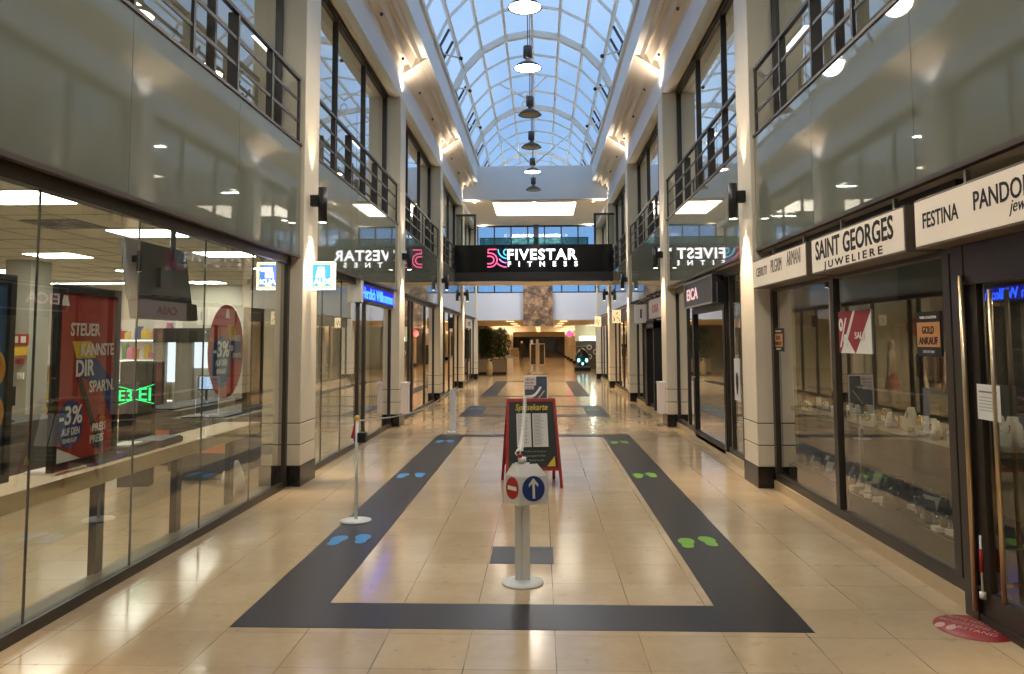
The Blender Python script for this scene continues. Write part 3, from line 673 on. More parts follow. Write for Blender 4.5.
def product(t, tt, gname, lb, kind='product_box', cat='packaged goods'):
    protos = {}
    rz = t.rotation_euler.z
    for x, ww, z, hh, c in tt:
        p = Vector((x+ww/2, .12, z)); p.rotate(Matrix.Rotation(rz, 3, 'Z')); loc = Vector(t.location)+p
        key = c
        if key not in protos:
            m = MB(); m.box(-.5, .5, -.4, .4, 0, .8); m.box(-.42, .42, -.32, .32, .8, 1.0); o = m.build(kind, c); o.scale = (ww, .2, hh); o.location = loc; o.rotation_euler = (0, 0, rz)
            tag(o, lb, cat, gname); protos[key] = o
        else:
            o = protos[key].copy(); C.objects.link(o); o.location = loc; o.scale = (ww, .2, hh)
PC = [mat('pack_red', (190, 50, 50), .5), mat('pack_pink', (220, 130, 170), .5), mat('pack_yellow', (230, 200, 80), .5), mat('pack_green', (90, 150, 80), .5), mat('pack_white', (230, 228, 224), .5), mat('pack_blue', (60, 90, 160), .5), mat('pack_orange', (220, 130, 60), .5)]
WC = [mat('cloth_cream', (222, 206, 180), .8), mat('cloth_rose', (196, 120, 110), .8), mat('cloth_brown', (120, 92, 70), .8), mat('cloth_grey', (150, 148, 146), .8)]
t, tt = goods_shelf((-8.5, 16.6, 0), 0, 1.6, 2.25, 'brightly lit white shelf of colourful groceries at the rear of the supermarket', PC, 1, True, wr=(.07, .13)); product(t, tt, 'colourful groceries on the lit rear shelf', 'small colourful grocery pack on the brightly lit rear shelf')
t, tt = goods_shelf((-10.4, 16.6, 0), 0, 1.8, 1.7, 'dim shelf of groceries in the rear corner of the supermarket', PC, 2); product(t, tt, 'groceries on the dim corner shelf', 'small grocery pack on the dim rear corner shelf')
t, tt = goods_shelf((-4.68, 25.6, 0), PI/2, 2.6, 1.9, 'cream display shelf in the shop with black box sign', WC, 4, True); product(t, tt, 'folded goods in the black box sign shop', 'small folded item on the cream display shelf')
t, tt = goods_shelf((-4.68, 32.6, 0), PI/2, 2.6, 1.9, 'cream display shelf in the planter-side shop past the bridge', WC, 5, True); product(t, tt, 'goods in the planter-side shop', 'small folded item on the shelf past the bridge')
t, tt = goods_shelf((4.27, 26.2, .0), -PI/2, 2.6, 1.9, 'cream display shelf in the shop with cream lit sign', WC, 6, True); product(t, tt, 'goods in the cream lit sign shop', 'small folded item on the shelf of the cream sign shop')
t, tt = goods_shelf((4.27, 32.6, .0), -PI/2, 2.6, 1.9, 'cream display shelf in the helicopter-side shop past the bridge', WC, 7, True); product(t, tt, 'goods in the helicopter-side shop', 'small folded item on the last shelf before the end wall')
t, tt = goods_shelf((5.26, 13.2, .0), -PI/2, 3.0, 1.9, 'brown display shelf at the rear of the dark-signed shop', WC, 8, False); product(t, tt, 'goods at the rear of the dark-signed shop', 'small item on the rear shelf of the dark-signed shop')

# clothing shop: arched light panels, mannequins, red discs
for k, y in enumerate((18.2, 18.95, 19.7)):
    t = thing('arched_light_panel', ('arched cream light panel behind the mannequins, closest to the supermarket', 'middle one of three arched cream light panels behind the mannequins', 'arched cream light panel behind the mannequins, deepest in the clothing shop')[k], 'wall panel', (-5.0, y, 0), PI/2, 'arched light panels in the clothing shop')
    m = MB(); m.prism([(-.33, 0), (.33, 0)]+[(.33*math.cos(a), 2.15+.33*math.sin(a)) for a in [PI*i/12 for i in range(13)]], 0, .05); m.build('panel', emis('arch_glow', (255, 232, 196), 3.5), t)
def mannequin(loc, rz, lab, top, low):
    t = thing('mannequin', lab, 'mannequin', loc, rz, 'mannequins in the clothing shop')
    def ell(m, prof, n=14, x=0.0):
        vs = [(x+a*math.cos(2*PI*j/n), b*math.sin(2*PI*j/n), z) for z, a, b in prof for j in range(n)]
        m.add(vs, [(i*n+j, i*n+(j+1) % n, (i+1)*n+(j+1) % n, (i+1)*n+j) for i in range(len(prof)-1) for j in range(n)]+[tuple(range(n-1, -1, -1)), tuple((len(prof)-1)*n+j for j in range(n))], 0, True)
    skin = mat('mannequin_white', (232, 224, 210), .4)
    m = MB()
    for sx in (-.085, .085): ell(m, [(.03, .04, .07), (.08, .035, .04), (.35, .055, .06), (.48, .048, .05), (.8, .08, .085)], 12, sx)
    ell(m, [(1.36, .19, .09), (1.42, .08, .06), (1.46, .05, .05), (1.53, .045, .05), (1.58, .06, .075), (1.66, .075, .09), (1.73, .06, .075), (1.76, .02, .03)])
    for sx in (-1, 1):
        m.tube([(sx*.2, 0, 1.36), (sx*.24, .01, 1.1), (sx*.25, -.03, .88), (sx*.25, -.05, .80)], [.05, .04, .03, .026], 10)
        for f in range(4): m.tube([(sx*(.235+.012*f), -.05, .80), (sx*(.235+.012*f), -.06, .73+.005*f)], .007, 6)
        m.tube([(sx*.235, -.06, .80), (sx*.225, -.085, .76)], .008, 6)
    m.build('body', skin, t)
    m = MB(); ell(m, [(.84, .17, .12), (1.0, .155, .11), (1.12, .14, .10), (1.28, .19, .12), (1.38, .21, .10), (1.42, .10, .07)]); m.build('top', top, t)
    m = MB(); ell(m, [(.45, .26, .2), (.6, .23, .17), (.86, .165, .12), (.95, .15, .11)]); m.build('skirt', low, t)
    m = MB(); m.lathe([(0, 0), (.17, 0), (.17, .02), (0, .02)], 24); m.build('base', M_STEEL, t)
for k, (y, x, a, b, lb) in enumerate(((17.6, -3.5, WC[1], WC[0], 'mannequin in a rose top nearest the supermarket entrance'), (18.5, -3.75, WC[0], WC[3], 'mannequin in a cream top and grey skirt'), (19.5, -3.5, WC[2], WC[0], 'mannequin in a brown top standing beside the clothing rack'), (21.3, -3.6, WC[0], WC[1], 'mannequin in a rose skirt at the far end of the clothing window'))):
    mannequin((x, y, 0), PI/2+.2*k, lb, a, b)
for y, z in ((17.7, 2.1), (19.0, 2.05)):
    t = thing('sale_disc', 'round red hanging sale disc in the clothing shop, '+('near its first window pane' if y < 18 else 'above the cream-topped mannequin'), 'sign', (-3.15, y, z), 0.3)
    m = MB(); m.disc(0, 0, .2, .2, -.006, .006); m.build('disc', mat('sale_red', (206, 80, 84), .5, emit=(206, 80, 84), es=.15), t); m = MB(); m.tube([(0, 0, .2), (0, 0, 3.02-z)], .003, 5); m.build('cord', M_PAPER, t)
t = thing('clothes_rack', 'steel clothes rack hung with garments in the clothing shop', 'clothes rack', (-4.4, 20.4, 0), PI/2)
m = MB(); m.tube([(-.7, 0, .03), (-.7, 0, 1.5), (.7, 0, 1.5), (.7, 0, .03)], .016, 8); m.box(-.72, -.68, -.25, .25, 0, .03); m.box(.68, .72, -.25, .25, 0, .03); m.build('frame', M_STEEL, t)
for k in range(11):
    g = MB(); x = -.6+.12*k; h = .8+.15*math.sin(k*2.1)
    g.prism([(-.2, 0), (.2, 0), (.17, h*.75), (.22, h*.95), (.02, h+.03), (-.02, h+.03), (-.22, h*.95), (-.17, h*.75)], -.02, .02)
    o = g.build('garment', WC[k % 4]); o.location = (-4.4, 20.4+x, 1.48-h-.03); o.rotation_euler = (0, 0, 0); tag(o, 'garment hanging on the steel rack in the clothing shop', 'garment', 'garments on the steel rack')

# ------------------------------------------------------------------ supermarket interior
pan = None
for (x, y) in ((-4.35, 6.55), (-4.35, 8.8), (-4.35, 11.0), (-6.8, 11.0), (-6.9, 13.6), (-6.9, 16.2), (-9.2, 13.4), (-4.4, 13.4), (-9.2, 8.8), (-4.35, 4.3)):
    lab = 'square white ceiling panel light in the supermarket ceiling grid'
    if pan is None:
        pan = t = thing('ceiling_panel_light', lab, 'ceiling light', (x, y, 3.02), 0, 'supermarket ceiling panels')
        m = MB(); m.box(-.36, .36, -.31, .31, -.012, -.001); m.build('frame', M_ALU, t); m = MB(); m.box(-.34, .34, -.29, .29, -.018, -.012); m.build('diffuser', emis('market_panel_glow', (255, 252, 240), 20), t)
    else: dup(pan, (x, y, 3.02))
for k, x in enumerate((-9.0, -11.0)):
    t = thing('ceiling_strip_light', 'long white tube light at the rear of the supermarket ceiling, '+('over the lit shelf' if k == 0 else 'over the corner shelf'), 'ceiling light', (x, 15.6, 3.02))
    m = MB(); m.box(-.9, .9, -.06, .06, -.06, -.001); m.build('housing', M_ALU, t); m = MB(); m.box(-.88, .88, -.05, .05, -.07, -.06); m.build('diffuser', emis('market_panel_glow', (255, 252, 240), 20), t)
t = thing('ceiling_vent', 'square ceiling air diffuser with swirl slots in the supermarket ceiling', 'ceiling vent', (-4.9, 8.1, 3.02))
m = MB(); m.box(-.3, .3, -.3, .3, -.012, -.001); m.build('plate', mat('vent_grey', (118, 116, 106), .6), t)
m = MB()
for k in range(12): a = 2*PI*k/12; m.bar((.05*math.cos(a), .05*math.sin(a), -.014), (.24*math.cos(a+.35), .24*math.sin(a+.35), -.014), .03, .004)
m.build('slots', M_BLACK, t)
# ceiling grid lines
m = MB()
for k in range(16): m.box(-12, -3.3, 3.0+.9*k, 3.012+.9*k, 3.014, 3.021)
for k in range(14): m.box(-3.4-.62*k, -3.41-.62*k, 3.0, 17, 3.014, 3.021)
struct(m.build('ceiling_grid_lines', mat('grid_line', (178, 174, 162), .7)))
# packing table
t = thing('packing_table', 'long pale wood packing ledge on dark posts behind the supermarket glass', 'table', (-3.22, 6.0, 0), PI/2)
m = MB(); m.box(-2.4, 3.0, -.13, .28, .80, .83); m.build('tabletop', M_WOOD, t, .004)
m = MB(); m.box(-2.4, 3.0, -.15, -.13, .71, .83); m.build('front_board', M_WOOD, t)
for x in (-2.3, -1.25, -.05, 1.25, 2.5): m = MB(); m.box(x-.05, x+.05, -.03, .03, 0, .80); m.build('leg', M_BLACK, t)
for k, (y, w_, l_, h_, c_, lb) in enumerate(((5.55, .12, .17, .025, M_PAPER, 'white leaflet stack on the wood ledge behind the red poster'), (6.0, .14, .24, .05, M_BLUE, 'blue leaflet stack on the wood ledge beside the red poster'),
        (6.5, .15, .24, .075, M_INK, 'thick black leaflet stack on the wood ledge'), (7.02, .14, .24, .06, mat('dark_cover', (46, 48, 56), .5), 'dark grey leaflet stack at the end of the row on the wood ledge'))):
    o = MB(); o.box(-w_, w_, -l_, l_, 0, h_*.8); o.box(-w_+.01, w_-.01, -l_+.01, l_-.02, h_*.8, h_); o = o.build('leaflet_stack', c_); o.location = (-3.30, y, .83); o.rotation_euler = (0, 0, .04*k-.06); tag(o, lb, 'leaflets')
    if k in (1, 2): q = MB(); q.box(-.07, .08, -.13, .12, h_, h_+.004); q.build('top_sheet', M_PAPER if k == 2 else M_INK, o)
t = thing('plastic_bag', 'crumpled white plastic bag on the supermarket floor beside the column', 'bag', (-3.36, 9.0, 0))
t.scale = (.8, .8, .8)
m = MB(); rb = random.Random(5)
m.ball((0, 0, .2), .19, 22, 14, sc=(.8, 1.0, 1.05)); m.ball((.02, -.05, .34), .12, 16, 10, sc=(.8, .9, 1.2)); m.ball((.0, .14, .1), .12, 16, 10, sc=(1, 1, .8))
m.v = [(x*(1+.35*math.sin(17*y+9*z)*.5+.1*rb.uniform(-1, 1)), y*(1+.3*math.sin(15*z+8*x)*.5+.1*rb.uniform(-1, 1)), max(0.0, z+.03*math.sin(25*x+19*y))) for x, y, z in m.v]
m.build('bag', mat('thin_white_plastic', (230, 228, 222), .4), t)

def poster_frame(t, w_, h_):
    m = MB(); m.box(-w_, -w_+.05, -.02, .02, 0, h_); m.box(w_-.05, w_, -.02, .02, 0, h_); m.box(-w_+.05, w_-.05, -.02, .02, 0, .05); m.box(-w_+.05, w_-.05, -.02, .02, h_-.05, h_); m.build('frame', M_BLACK, t)
    m = MB(); m.box(-w_+.05, w_-.05, .0, .015, .05, h_-.05); return m
t = thing('advertising_poster', 'black framed red poster with STEUER KANNSTE DIR lettering behind the supermarket glass', 'poster', (-3.03, 5.43, .90), PI/2)
t.scale = (.93, 1, 1)
m = poster_frame(t, .42, 1.24); m.build('sheet', mat('poster_red', (160, 46, 42), .5, emit=(150, 30, 30), es=.03), t)
m = MB(); m.prism([(-.20, .86), (.04, .86), (.11, .74), (-.14, .74)], -.003, 0); m.build('yellow_shape', M_YELLOW, t)
m = MB(); m.prism([(-.14, .74), (.11, .74), (.37, .56), (.37, .28), (.2, .52), (-.08, .62)], -.004, -.001); m.build('blue_shape', M_BLUE, t)
m = MB(); m.bar((-.10, -.006, .60), (.20, -.006, .10), .004, .05, up=(1, 0, .6)); m.prism([(.10, .10), (.18, .26), (.26, .16), (.22, .08)], -.006, -.003); m.build('pencil_shape', M_INK, t)
m = MB(); m.prism([(-.37, .05), (-.05, .05), (-.37, .16)], -.003, 0); m.build('pale_corner', M_PAPER, t)
m = MB(); m.disc(-.20, .30, .155, .165, -.009, -.006); m.build('blue_disc', M_BLUE, t)
lettering('lettering', [('STEUER', -.24, .90, .38, .085, .02), ('KANNSTE', -.10, .76, .44, .085, .02), ('DIR', -.16, .62, .24, .11, .025), ("SPAR'N.", .02, .50, .34, .08, .02),
    ('-3%', -.34, .30, .28, .12, .02), ('AUF DEN', -.31, .225, .22, .05, .012), ('EINKAUF', -.29, .175, .17, .03, .01), ('PREIS', .08, .22, .18, .055, .015), ('PREIS', .05, .14, .18, .055, .015)], M_WHITEINK, t, -.011, .002)
m = MB(); m.prism([(-.35, 1.10), (-.25, 1.10), (-.28, 1.17), (-.32, 1.17)], -.003, 0); m.build('small_mark', M_WHITEINK, t)
t = thing('advertising_poster', 'black framed blue poster with orange rings, cut off beside the red one', 'poster', (-3.03, 4.21, .92), PI/2)
m = poster_frame(t, .42, 1.24); m.build('sheet', mat('poster_blue', (30, 84, 130), .5), t)
m = MB()
for z in (.42, .68): m.tube([(.22+.10*math.cos(a), -.004, z+.10*math.sin(a)) for a in [2*PI*k/24 for k in range(24)]], .03, 8, closed=True)
m.build('orange_rings', mat('ring_orange', (232, 160, 50), .5), t)
t = thing('round_sale_sign', 'large round red sticker with blue -3% disc on the supermarket glass', 'sign', (-2.965, 7.73, 1.66), PI/2)
m = MB(); m.disc(0, 0, .44, .465, 0, .006, 48); m.build('disc', mat('round_sign_red', (170, 40, 40), .5, emit=(150, 30, 30), es=.08), t)
m = MB(); m.disc(-.13, -.10, .24, .25, -.003, 0, 36); m.prism([(.04, .12), (.36, .12), (.40, -.12), (.12, -.06)], -.003, 0); m.build('blue_disc', M_BLUE, t)
m = MB(); m.prism([(.0, .26), (.18, .26), (.24, .12), (.04, .12)], -.003, 0); m.build('yellow_shape', M_YELLOW, t)
lettering('lettering', [('-3%', -.33, -.05, .38, .15, .02), ('AUF DEN', -.28, -.14, .28, .06, .012), ('EINKAUF', -.25, -.22, .22, .05, .01), ('KANNSTE', .06, .10, .28, .06, .015), ('DIR', .04, .0, .12, .06, .015), ("SPAR'N", .14, -.07, .22, .05, .012)], M_WHITEINK, t, -.005, .002)
m = MB(); m.prism([(-.05, .33), (.05, .33), (.02, .42), (-.02, .42)], -.003, 0); m.build('small_mark', M_WHITEINK, t)
t = thing('framed_picture', 'tall black framed photo poster behind the glass at the column end', 'poster', (-3.12, 8.88, .98), PI/2)
m = poster_frame(t, .27, 1.16); m.build('sheet', mat('photo_brown', (150, 122, 92), .5, var=.7, scale=7), t)
m = MB(); m.box(-.22, .22, -.003, 0, 1.0, 1.1); m.build('dark_heading', M_INK, t)
# hanging screen
t = thing('hanging_screen', 'large dark screen seen from its rear, hanging from a ceiling pole in the supermarket', 'screen', (-3.72, 7.85, 2.38), PI/2)
m = MB(); m.box(-.66, .62, -.025, .035, -.22, .37); m.box(-.60, .68, -.05, .05, -.40, -.22)
o = m.build('casing', mat('screen_rear', (58, 58, 56), .5), t, .01); o.rotation_euler = (-.14, 0, 0)
m = MB(); m.box(-.14, .14, -.07, -.025, -.08, .12); m.box(.14, .3, .0, .02, .14, .2); m.build('mount_plate', M_BLACK, t)
m = MB(); m.tube([(.25, 0, .1), (.25, 0, .635)], .028, 12); m.build('pole', M_BLACK, t)
# mirrored LED sign: a reflection in the shop glass, built as a solid board
t = thing('mirrored_led_sign', 'green glowing LED characters mirrored in the supermarket glass, built on a black board', 'LED sign', (-4.78, 9.45, 1.04), .2)
t.scale = (.62, .62, .93)
m = MB(); m.box(-.36, .36, 0, .05, -.10, .22); m.build('board', M_BLACK, t)
lettering('lettering', [('E3', -.31, 0, .24, .14, .006), ('EI', .06, 0, .22, .17, .006)], emis('green_led', (20, 230, 110), 2.5), t, -.002, .004)
m = MB(); m.tube([(-.34, -.008, -.06), (-.02, -.008, .02), (.34, -.008, -.04)], .005, 5); m.tube([(-.34, -.008, .19), (-.02, -.008, .13), (.34, -.008, .21)], .005, 5); m.build('led_line', emis('green_led', (20, 230, 110), 2.5), t)
m = MB(); m.box(-.3, .3, .01, .3, -1.12, -.10); m.build('stand_cabinet', M_BLACK, t)
# checkouts
cp = None
for k, (x, y) in enumerate(((-4.15, 11.1), (-5.35, 12.3), (-6.6, 9.2))):
    lab = ('checkout counter with small bright monitor nearest the packing ledge', 'checkout counter with small bright monitor deeper in the supermarket', 'checkout counter with small bright monitor behind the green LED sign')[k]
    if cp is None:
        cp = t = thing('checkout_counter', lab, 'checkout', (x, y, 0), 0, 'supermarket checkouts')
        m = MB(); m.box(-.35, .35, -1.2, 1.2, 0, .12); m.box(-.4, .4, -1.25, 1.25, .12, .78); m.build('body', mat('checkout_grey', (84, 82, 78), .5), t, .01)
        m = MB(); m.box(-.28, .28, -1.2, .3, .78, .80); m.build('belt', M_BLACK, t)
        m = MB(); m.box(-.4, .4, -1.26, -1.25, .35, .5); m.build('orange_stripe', mat('stripe_orange', (214, 130, 80), .5), t)
        m = MB(); m.tube([(0, .5, .78), (0, .5, 1.15)], .02); m.build('pole', M_BLACK, t)
        m = MB(); m.box(-.13, .13, .48, .52, .96, 1.20); m.build('monitor', M_BLACK, t)
        m = MB(); m.box(-.11, .11, .475, .48, .98, 1.18); m.build('screen', emis('screen_glow', (170, 200, 235), 1.3), t)
    else: dup(cp, (x, y, 0), 0, lab)
# grey pillar with fire signs, door group at the rear
wallbox('wall_supermarket_pillar', -8.0, -7.6, 11.6, 12.1, 0, 3.02, mat('pale_grey_wall', (166, 163, 152), .8))
t = thing('fire_sign', 'red and white fire alarm sign on the grey supermarket pillar', 'sign', (-7.72, 11.59, 1.72)); m = MB(); m.box(-.14, .14, -.012, 0, 0, .16); m.build('plate', M_RED, t); m = MB(); m.box(-.10, -.02, -.015, -.012, .03, .13); m.box(.02, .10, -.015, -.012, .03, .13); m.build('symbol', M_WHITEINK, t)
t = thing('yellow_sign', 'small yellow notice under the fire alarm sign', 'sign', (-7.70, 11.59, 1.56)); m = MB(); m.box(-.11, .11, -.01, 0, 0, .13); m.build('plate', M_YELLOW, t)
t = thing('alarm_button', 'red alarm button box under the yellow notice', 'alarm button', (-7.70, 11.59, 1.43)); m = MB(); m.box(-.06, .06, -.04, 0, 0, .09); m.build('box', M_RED, t); m = MB(); m.disc(0, .045, .025, .025, -.045, -.04, 14); m.build('button', M_INK, t)
t = thing('wall_switch', 'small white switch box below the alarm button', 'switch', (-7.68, 11.59, 1.2)); m = MB(); m.box(-.05, .05, -.02, 0, 0, .1); m.build('plate', M_PAPER, t); m = MB(); m.box(-.02, .02, -.03, -.02, .03, .07); m.build('rocker', M_ALU, t)
t = thing('entrance_gate', 'pair of grey posts with dark header before bright openings at the rear of the supermarket', 'gate', (-7.35, 16.4, 0))
m = MB(); m.box(-.72, .72, -.03, .15, 1.75, 2.05); m.build('header', M_DARKWALL, t)
for x0, x1 in ((-.72, -.46), (-.24, .12), (.62, .72)): m = MB(); m.box(x0, x1, 0, .12, .0, 1.75); m.build('post', mat('grey_post', (150, 148, 138), .6), t)
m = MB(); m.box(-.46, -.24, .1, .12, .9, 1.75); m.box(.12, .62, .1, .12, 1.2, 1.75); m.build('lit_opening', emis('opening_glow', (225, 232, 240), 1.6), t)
t = thing('dark_cabinet', 'tall dark rounded cabinet in front of the lit grocery shelf', 'cabinet', (-7.0, 13.9, 0)); m = MB(); m.box(-.3, .3, -.25, .25, 0, 1.42); m.build('body', M_BLACK, t, .05); m = MB(); m.box(-.2, .2, -.256, -.25, .3, 1.2); m.build('door', mat('dark_panel', (46, 46, 44), .4), t)

# supermarket entrance: blue ticker sign, white end boxes, dark sliding door, projecting logo box
t = thing('ticker_sign', 'bright blue LED ticker sign above the supermarket entrance', 'sign', (-2.84, 14.5, 2.43), PI/2)
m = MB(); m.box(-1.45, 1.38, 0, .1, 0, .33); m.build('housing', M_BLACK, t)
lettering('lettering', [('Herzlich Willkommen', -1.38, .07, 2.7, .19, .02)], E_BLUELED, t, -.002, .004)
m = MB(); m.box(-1.42, 1.34, -.001, 0, .04, .29); m.build('display', emis('blue_led_field', (10, 20, 255), .7), t)
m = MB(); m.box(-1.62, -1.45, -.03, .12, -.02, .36); m.build('end_box', M_ALU, t); m = MB(); m.box(1.38, 1.50, -.03, .12, -.02, .36); m.build('end_box', M_ALU, t)
d = S('door_3', (-2.98, 14.3, 0), PI/2)
m = MB(); m.box(.2, 1.35, -.02, .04, .05, 2.4); m.build('dark_leaf', M_BLACK, d)
m = MB(); m.box(-.68, -.62, -.05, .05, 0, 2.42); m.box(1.45, 1.55, -.05, .05, 0, 2.42); m.box(-.679, 1.549, -.046, .046, 2.4, 2.46); m.build('door_frame', M_FRAME, d)
m = MB(); m.box(-1.0, -.92, .05, .09, 1.0, 1.12); m.build('handle', M_BLACK, d)
t = thing('projecting_logo_sign', 'brightly lit square projecting supermarket sign on the column', 'sign', (-2.58, 9.78, 2.41))
m = MB(); m.box(-.16, .15, -.05, .05, 0, .35); m.build('box', mat('bright_sign_edge', (250, 250, 250), .4, emit=(255, 250, 225), es=3.0), t)
m = MB(); m.box(-.145, .135, -.053, -.05, .015, .335); m.build('yellow_border', mat('bright_yellow', (250, 210, 60), .4, emit=(255, 205, 40), es=5), t)
m = MB(); m.box(-.125, .115, -.056, -.053, .035, .315); m.build('blue_field', mat('bright_blue', (20, 60, 150), .4, emit=(40, 90, 215), es=6.0), t)
m = MB()
for k in range(4): m.prism([(-.075+.03*k, .15), (-.055+.03*k, .15), (-.035+.022*k, .28), (-.05+.022*k, .28)], -.059, -.056)
m.build('logo_mark', mat('bright_white', (255, 255, 255), .4, emit=(255, 255, 255), es=7), t)
lettering('lettering', [('ALDI', -.10, .07, .20, .06, .02), ('SUD', -.04, .042, .07, .02, .01)], MATS['bright_white'], t, -.058, .002)
m = MB(); m.box(-.17, -.155, -.02, .02, .1, .25); m.build('bracket', M_STEEL, t)
# column-mounted waste boxes
for s, nm in ((-1, 'supermarket entrance'), (1, 'dark-signed shop')):
    t = thing('column_waste_box', 'slim white box mounted on the column beside the '+nm, 'waste box', (s*(XC-.001), 16.45, .24), PI/2 if s < 0 else -PI/2)
    m = MB(); m.prism([(-.10, 0), (.10, 0), (.11, .62), (-.11, .62)], -.15, -.0); m.build('box', mat('warm_white_box', (236, 226, 222), .4), t, .01)
    m = MB(); m.box(-.12, .12, -.16, 0, .62, .66); m.build('lid', M_ALU, t)

# ------------------------------------------------------------------ barrier posts, signs, A-board
def ring_chain(name, pts, r, m_, parent, link=.035):
    m = MB(); P = [Vector(p) for p in pts]; k = 0
    for a, b in zip(P[:-1], P[1:]):
        n = max(1, int((b-a).length/(link*1.15))); d = (b-a).normalized(); u = d.cross(Vector((0, 0, 1))); u = u.normalized() if u.length > .01 else Vector((1, 0, 0)); w = u.cross(d)
        for i in range(n):
            c = a+(b-a)*((i+.5)/n); q = u if k % 2 else w; k += 1
            m.tube([c+d*(link*.8*math.cos(t_))+q*(link*.38*math.sin(t_)) for t_ in [2*PI*j/8 for j in range(8)]], r, 5, closed=True)
    return m.build(name, m_, parent)
t = thing('barrier_post', 'white flat barrier post on a round base carrying the no-entry and arrow signs', 'barrier post', (.035, 5.8, 0))
m = MB(); m.lathe([(0, 0), (.148, 0), (.15, .012), (.10, .022), (.06, .028), (0, .028)], 40); m.build('base', M_ALU, t)
m = MB(); m.box(-.055, -.008, -.02, .02, .026, .86); m.box(.008, .055, -.02, .02, .026, .86); m.box(-.055, .055, -.008, .012, .026, .86); m.build('pole', M_ALU, t, .004)
m = MB(); m.tube([(0, 0, .86), (0, 0, .90)], .03, 14); m.tube([(-.02, -.0, .9), (-.05, -.01, .93), (-.03, 0, .96)], .006, 6); m.build('cap', M_ALU, t)
m = MB(); m.box(-.035, .0, -.025, .0, .90, .925); m.build('clip', M_RED, t)
t = thing('direction_sign', 'white folded sign with red no-entry disc and blue arrow disc on the front barrier post', 'sign', (.055, 5.8, .57))
# two panels folded along a vertical edge that points at the camera
E1 = (-.155, .035); EM = (-.045, -.10); E2 = (.175, -.02); T1 = (-.09, .0); TM = (-.04, -.05); T2 = (.09, -.01)
zt = .285
def panel(p, q, pt, qt, name):
    m = MB(); a = [(p[0], p[1], 0), (q[0], q[1], 0), (q[0]*.92, q[1]*.92, .20), (qt[0], qt[1], zt), (pt[0], pt[1], zt), (p[0]*.92, p[1]*.92, .20)]
    b = [(x, y+.004, z) for x, y, z in a]
    m.add(a+b, [(0, 1, 2, 3, 4, 5)] if False else [(0, 1, 2, 5), (5, 2, 3, 4), (7, 6, 11, 8), (8, 11, 10, 9), (0, 6, 7, 1), (3, 9, 10, 4), (0, 5, 11, 6), (5, 4, 10, 11), (1, 7, 8, 2), (2, 8, 9, 3)])
    return m.build(name, M_ALU, t)
panel(E1, EM, T1, TM, 'no_entry_panel'); panel(EM, E2, TM, T2, 'arrow_panel')
def on_panel(p, q, u, v):   # u 0..1 along, v height; tilt back slightly
    k = 1-.08*v/.2; x = (p[0]+(q[0]-p[0])*u)*k; y = (p[1]+(q[1]-p[1])*u)*k; return Vector((x, y, v))
def panel_shape(p, q, pts, off, name, m_):
    d = Vector((q[0]-p[0], q[1]-p[1], 0)).normalized(); n = Vector((d.y, -d.x, 0)); L_ = math.hypot(q[0]-p[0], q[1]-p[1])
    vs = [on_panel(p, q, u/L_, v)+n*off for u, v in pts]+[on_panel(p, q, u/L_, v)+n*(off-.002) for u, v in pts]; k = len(pts)
    m = MB(); m.add(vs, [tuple(range(k)), tuple(range(2*k-1, k-1, -1))]+[(i, k+i, k+(i+1) % k, (i+1) % k) for i in range(k)]); return m.build(name, m_, t)
circ = lambda cx, cz, r, n=28: [(cx+r*math.cos(2*PI*i/n), cz+r*math.sin(2*PI*i/n)) for i in range(n)]
L1 = math.hypot(EM[0]-E1[0], EM[1]-E1[1]); L2 = math.hypot(E2[0]-EM[0], E2[1]-EM[1])
panel_shape(E1, EM, circ(L1*.56, .115, .078), .004, 'red_disc', M_RED)
panel_shape(E1, EM, [(L1*.56-.055, .10), (L1*.56+.055, .10), (L1*.56+.055, .128), (L1*.56-.055, .128)], .006, 'white_bar', M_WHITEINK)
panel_shape(EM, E2, circ(L2*.50, .115, .09), .004, 'blue_disc', M_BLUE)
c_ = L2*.5; panel_shape(EM, E2, [(c_-.010, .045), (c_+.010, .045), (c_+.010, .15), (c_+.038, .125), (c_+.038, .148), (c_, .19), (c_-.038, .148), (c_-.038, .125), (c_-.010, .15)], .006, 'white_arrow', M_WHITEINK)

t = thing('barrier_chain', 'white plastic link chain sagging from the front barrier post to the info stand', 'chain', (.0, 5.8, 0))
pts = []
for i in range(15):
    u = i/14; pts.append((.02-.04*u, 3.88*u, .94+.12*u-.10*math.sin(PI*u)))
for i in range(1, 13):
    u = i/12; pts.append((-.02+.19*u, 3.88+4.5*u, 1.06-.14*u-.06*math.sin(PI*u)))
ring_chain('chain_links', pts, .0035, M_ALU, t, .055)
t = thing('info_stand', 'white post with a dark blue framed information poster, standing behind the A-board', 'info stand', (.09, 14.2, 0))
m = MB(); m.lathe([(0, 0), (.15, 0), (.15, .015), (0, .03)], 30); m.build('base', M_ALU, t); m = MB(); m.tube([(0, .03, .02), (0, .03, .95)], .025, 12); m.build('pole', M_ALU, t)
m = MB(); m.box(-.225, .215, -.012, .008, .42, 1.13); m.build('frame', M_PAPER, t)
m = MB(); m.box(-.205, .195, -.015, -.012, .44, 1.11); m.build('poster', mat('slate_blue_print', (74, 84, 98), .5, var=.3, scale=12), t)
m = MB(); m.box(-.205, .0, -.018, -.015, .95, 1.11); m.box(-.205, -.04, -.018, -.015, .88, .94); m.build('white_text_box', mat('pale_pink_paper', (226, 208, 206), .6), t)
lettering('lettering', [('ABSTAND', -.19, 1.04, .17, .035, .01), ('HALTEN', -.19, .98, .15, .035, .01), ('1,5 m', -.19, .89, .12, .035, .01)], M_INK, t, -.019, .001)
m = MB(); m.bar((-.03, -.017, .62), (.15, -.017, .86), .003, .012); m.build('diagonal_stroke', M_WHITEINK, t)
